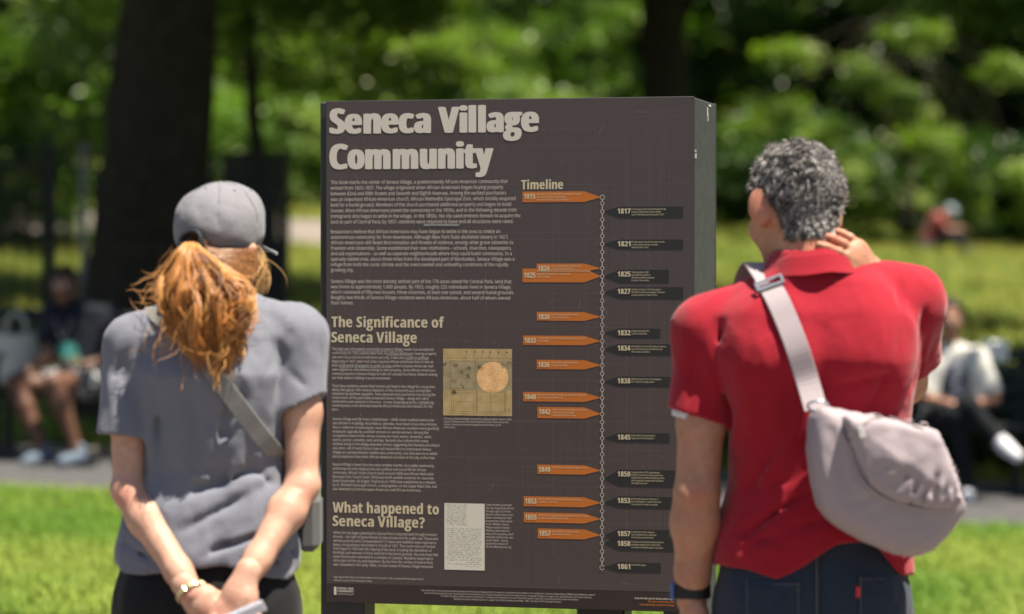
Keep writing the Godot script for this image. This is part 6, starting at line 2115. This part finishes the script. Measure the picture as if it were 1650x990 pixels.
# ---- the woman on the right bench
func sitting_woman() -> Callable:
	var o := base("person", Vector3(2.85, ground(2.85, -18.3) + 0.006, -18.3))
	tag(o, "person in white cardigan and black trousers sitting cross-legged on right bench", "person")
	var hb := Basis(Vector3.UP, deg_to_rad(186)) * Basis(Vector3.RIGHT, -0.15)
	var hc := Vector3(-0.0246, 1.1401, -0.14)
	var tone := Color(0.33, 0.165, 0.105)
	var warm := Color(0.36, 0.13, 0.08)
	var f := queue(field(0.007, hc - Vector3(0.13, 0.24, 0.14), hc + Vector3(0.13, 0.15, 0.14)))
	head(f, hc, hb, 0.98)
	f.add(Cone.new(hc + Vector3(0, -0.05, -0.02), hc + Vector3(0.0, -0.20, -0.04), 0.050, 0.060, 0.03))
	f.add(Ball.new(hc + Vector3(0, -0.205, -0.03), Vector3(0.10, 0.05, 0.06), Basis(), 0.04))
	f.tint = skin(tone, warm, [])
	var arms := [[Vector3(-0.17, 0.90, -0.17), Vector3(-0.22, 0.64, -0.10), Vector3(-0.05, 0.60, 0.06)], [Vector3(0.16, 0.90, -0.17), Vector3(0.25, 0.63, -0.08), Vector3(0.04, 0.575, 0.07)]]
	var g := queue(field(0.010, Vector3(-0.34, 0.44, -0.3), Vector3(0.34, 0.98, 0.24)))
	for q in arms:
		g.add(Cone.new(q[0], q[1], 0.046, 0.038, 0.03))
		g.add(Cone.new(q[1], q[2], 0.037, 0.026, 0.02))
	hand(g, arms[0][2], Vector3(0.85, -0.2, 0.3), Vector3(0, -1, -0.2), -1.0, [0.4, 0.4, 0.45, 0.5, 0.2], 0.97)
	hand(g, arms[1][2], Vector3(-0.8, -0.3, 0.3), Vector3(0, -1, -0.3), 1.0, [0.5, 0.5, 0.55, 0.55, 0.2], 0.97)
	g.tint = skin(tone, warm, [])
	var t := queue(field(0.010, Vector3(-0.26, 0.44, -0.36), Vector3(0.26, 1.0, 0.06)))
	t.add(Stack.new([[0.44, 0.17, 0.14, 0, -0.16], [0.62, 0.155, 0.13, 0, -0.16], [0.80, 0.16, 0.125, 0, -0.17], [0.88, 0.13, 0.09, 0, -0.17]], 0.04))
	crumple(t, 0.008, Vector3(9, 7, 9), 71)
	t.tint = func(p: Vector3) -> Color:
		var v := skin_noise.get_noise_3dv(p * 22.0)
		return Color(0.02, 0.022, 0.03) if v > 0.1 and p.y > 0.60 and p.y < 0.84 else Color(0.17, 0.18, 0.21)
	var cd := queue(field(0.010, Vector3(-0.36, 0.46, -0.40), Vector3(0.36, 1.02, 0.10)))
	cd.add(Stack.new([[0.46, 0.215, 0.165, 0, -0.18], [0.62, 0.20, 0.155, 0, -0.18], [0.82, 0.20, 0.14, 0, -0.18], [0.92, 0.165, 0.10, 0, -0.18], [0.985, 0.075, 0.07, 0, -0.18]], 0.04))
	for q in arms: cd.add(Cone.new(q[0], q[0].lerp(q[1], 0.92), 0.070, 0.072, 0.05).end())
	cd.add(Cone.new(Vector3(0.0, 1.10, 0.02), Vector3(0.0, 0.40, 0.02), 0.085, 0.155, 0.01).carve())
	crumple(cd, 0.010, Vector3(9, 6, 9), 72)
	var legs := [[Vector3(-0.09, 0.50, -0.14), Vector3(-0.06, 0.53, 0.28), Vector3(0.02, 0.11, 0.30)], [Vector3(0.10, 0.50, -0.14), Vector3(0.02, 0.60, 0.30), Vector3(0.19, 0.40, 0.40)]]
	var p := queue(field(0.011, Vector3(-0.3, 0.04, -0.36), Vector3(0.34, 0.72, 0.52)))
	p.add(Stack.new([[0.42, 0.19, 0.15, 0, -0.16], [0.60, 0.17, 0.13, 0, -0.16]], 0.04))
	for q in legs:
		p.add(Cone.new(q[0], q[1], 0.095, 0.072, 0.03))
		p.add(Cone.new(q[1], q[2], 0.070, 0.050, 0.03))
	p.add(Cone.new(Vector3(-0.12, 0.50, -0.05), Vector3(-0.16, 0.50, 0.12), 0.10, 0.09, 0.04))
	crumple(p, 0.008, Vector3(8, 8, 8), 73)
	var sh := shoes([Vector3(0.02, 0.0, 0.30)], PI - 0.15)
	var a0: Vector3 = legs[1][2]
	var sx := queue(field(0.008, a0 - Vector3(0.1, 0.2, 0.1), a0 + Vector3(0.2, 0.1, 0.24)))
	sx.add(Cone.new(a0, a0 + Vector3(0.05, -0.05, 0.05), 0.048, 0.046, 0.02))
	sx.add(Cone.new(a0 + Vector3(0.04, -0.05, 0.04), a0 + Vector3(0.10, -0.10, 0.13), 0.046, 0.040, 0.02))
	sh.append(sx)
	var hs := queue(field(0.007, hc - Vector3(0.12, 0.13, 0.13), hc + Vector3(0.12, 0.16, 0.13)))
	hs.add(Ball.new(hc + hb * Vector3(0, 0.042, 0.020), Vector3(0.086, 0.092, 0.104), hb, 0.01))
	hs.add(Ball.new(hc + hb * Vector3(0, -0.02, 0.07), Vector3(0.066, 0.07, 0.05), hb, 0.03))
	hs.clip = func(q: Vector3) -> float: return -((hb.inverse() * (q - hc)).y * 0.75 - 0.030 + 0.8 * (hb.inverse() * (q - hc)).z)
	return func():
		put("body", field_mesh([f, g]), M.skin, o)
		eyes(o, hc, hb, 0.98)
		var cm := mat(Color.WHITE, 0.9, 0.2)
		cm.vertex_color_use_as_albedo = true
		put("top", field_mesh([t]), cm, o)
		put("cardigan", field_mesh([cd]), fabric(lin(0.55, 0.53, 0.49), 0.95, 0.1, 20.0), o)
		put("trousers", field_mesh([p]), fabric(lin(0.008, 0.009, 0.011), 0.85, 0.1, 20.0, 0.1), o)
		for q in sh: put("shoe", field_mesh([q]), mat(lin(0.60, 0.60, 0.64), 0.7), o)
		put("hair", field_mesh([hs]), mat(lin(0.018, 0.011, 0.008), 0.6), o)

# ---- the figure sitting at the far edge of the lawn
func far_person() -> Callable:
	var z := -47.0
	var x := 7.0
	var o := base("person", Vector3(x, ground(x, z), z))
	tag(o, "person in dull red top with a pale cap, sitting bent forward on far lawn", "person")
	var hb := Basis(Vector3.UP, deg_to_rad(-75)) * Basis(Vector3.RIGHT, -0.9)
	var hc := Vector3(0.17, 0.66, 0.05)
	var f := queue(field(0.012, Vector3(-0.30, -0.02, -0.3), Vector3(0.60, 0.86, 0.35)))
	head(f, hc, hb, 1.05)
	var tone := Color(0.30, 0.15, 0.10)
	f.add(Cone.new(hc + Vector3(-0.04, -0.02, 0), Vector3(-0.02, 0.60, 0), 0.055, 0.06, 0.03))
	f.add(Cone.new(Vector3(-0.02, 0.56, 0.14), Vector3(0.16, 0.38, 0.20), 0.045, 0.04, 0.03))
	f.add(Cone.new(Vector3(0.16, 0.38, 0.20), Vector3(0.34, 0.42, 0.12), 0.04, 0.03, 0.03))
	hand(f, Vector3(0.34, 0.42, 0.12), Vector3(1, -0.3, 0), Vector3(0, -1, 0), 1.0, [0.4, 0.4, 0.4, 0.4, 0.2], 1.0)
	f.tint = skin(tone, tone, [])
	var t := queue(field(0.012, Vector3(-0.34, 0.0, -0.3), Vector3(0.30, 0.76, 0.34)))
	t.add(Cone.new(Vector3(-0.16, 0.16, 0), Vector3(-0.02, 0.54, 0), 0.16, 0.15, 0.05))
	t.add(Cone.new(Vector3(-0.02, 0.54, -0.12), Vector3(-0.02, 0.54, 0.13), 0.09, 0.09, 0.05))
	t.add(Cone.new(Vector3(-0.02, 0.56, 0.14), Vector3(0.10, 0.43, 0.19), 0.07, 0.065, 0.04).end())
	crumple(t, 0.01, Vector3(8, 8, 8), 81)
	var p := queue(field(0.012, Vector3(-0.36, -0.06, -0.3), Vector3(0.62, 0.46, 0.34)))
	p.add(Ball.new(Vector3(-0.18, 0.12, 0), Vector3(0.17, 0.14, 0.19), Basis(), 0.04))
	for s in [-1.0, 1.0]:
		p.add(Cone.new(Vector3(-0.14, 0.12, 0.09 * s), Vector3(0.22, 0.34, 0.14 * s), 0.09, 0.07, 0.03))
		p.add(Cone.new(Vector3(0.22, 0.34, 0.14 * s), Vector3(0.42, 0.05, 0.12 * s), 0.07, 0.05, 0.03))
	var sh := shoes([Vector3(0.43, 0.0, 0.12), Vector3(0.43, 0.0, -0.12)], -PI / 2)
	var c := queue(field(0.009, hc - Vector3(0.22, 0.22, 0.22), hc + Vector3(0.26, 0.22, 0.22)))
	c.add(Ball.new(hc + hb * Vector3(0, 0.05, 0.01), Vector3(0.094, 0.09, 0.11), hb, 0.01))
	c.add(Ball.new(hc + hb * Vector3(0, 0.035, -0.12), Vector3(0.075, 0.012, 0.075), hb, 0.02))
	c.clip = func(q: Vector3) -> float: return -((hb.inverse() * (q - hc)).y - 0.015)
	return func():
		put("body", field_mesh([f]), M.skin, o)
		eyes(o, hc, hb, 1.05)
		put("top", field_mesh([t]), fabric(lin(0.22, 0.05, 0.045), 0.9), o)
		put("trousers", field_mesh([p]), fabric(lin(0.035, 0.03, 0.05), 0.9), o)
		for q in sh: put("shoe", field_mesh([q]), mat(lin(0.05, 0.05, 0.06), 0.8), o)
		put("cap", field_mesh([c]), fabric(lin(0.30, 0.38, 0.44), 0.8), o)
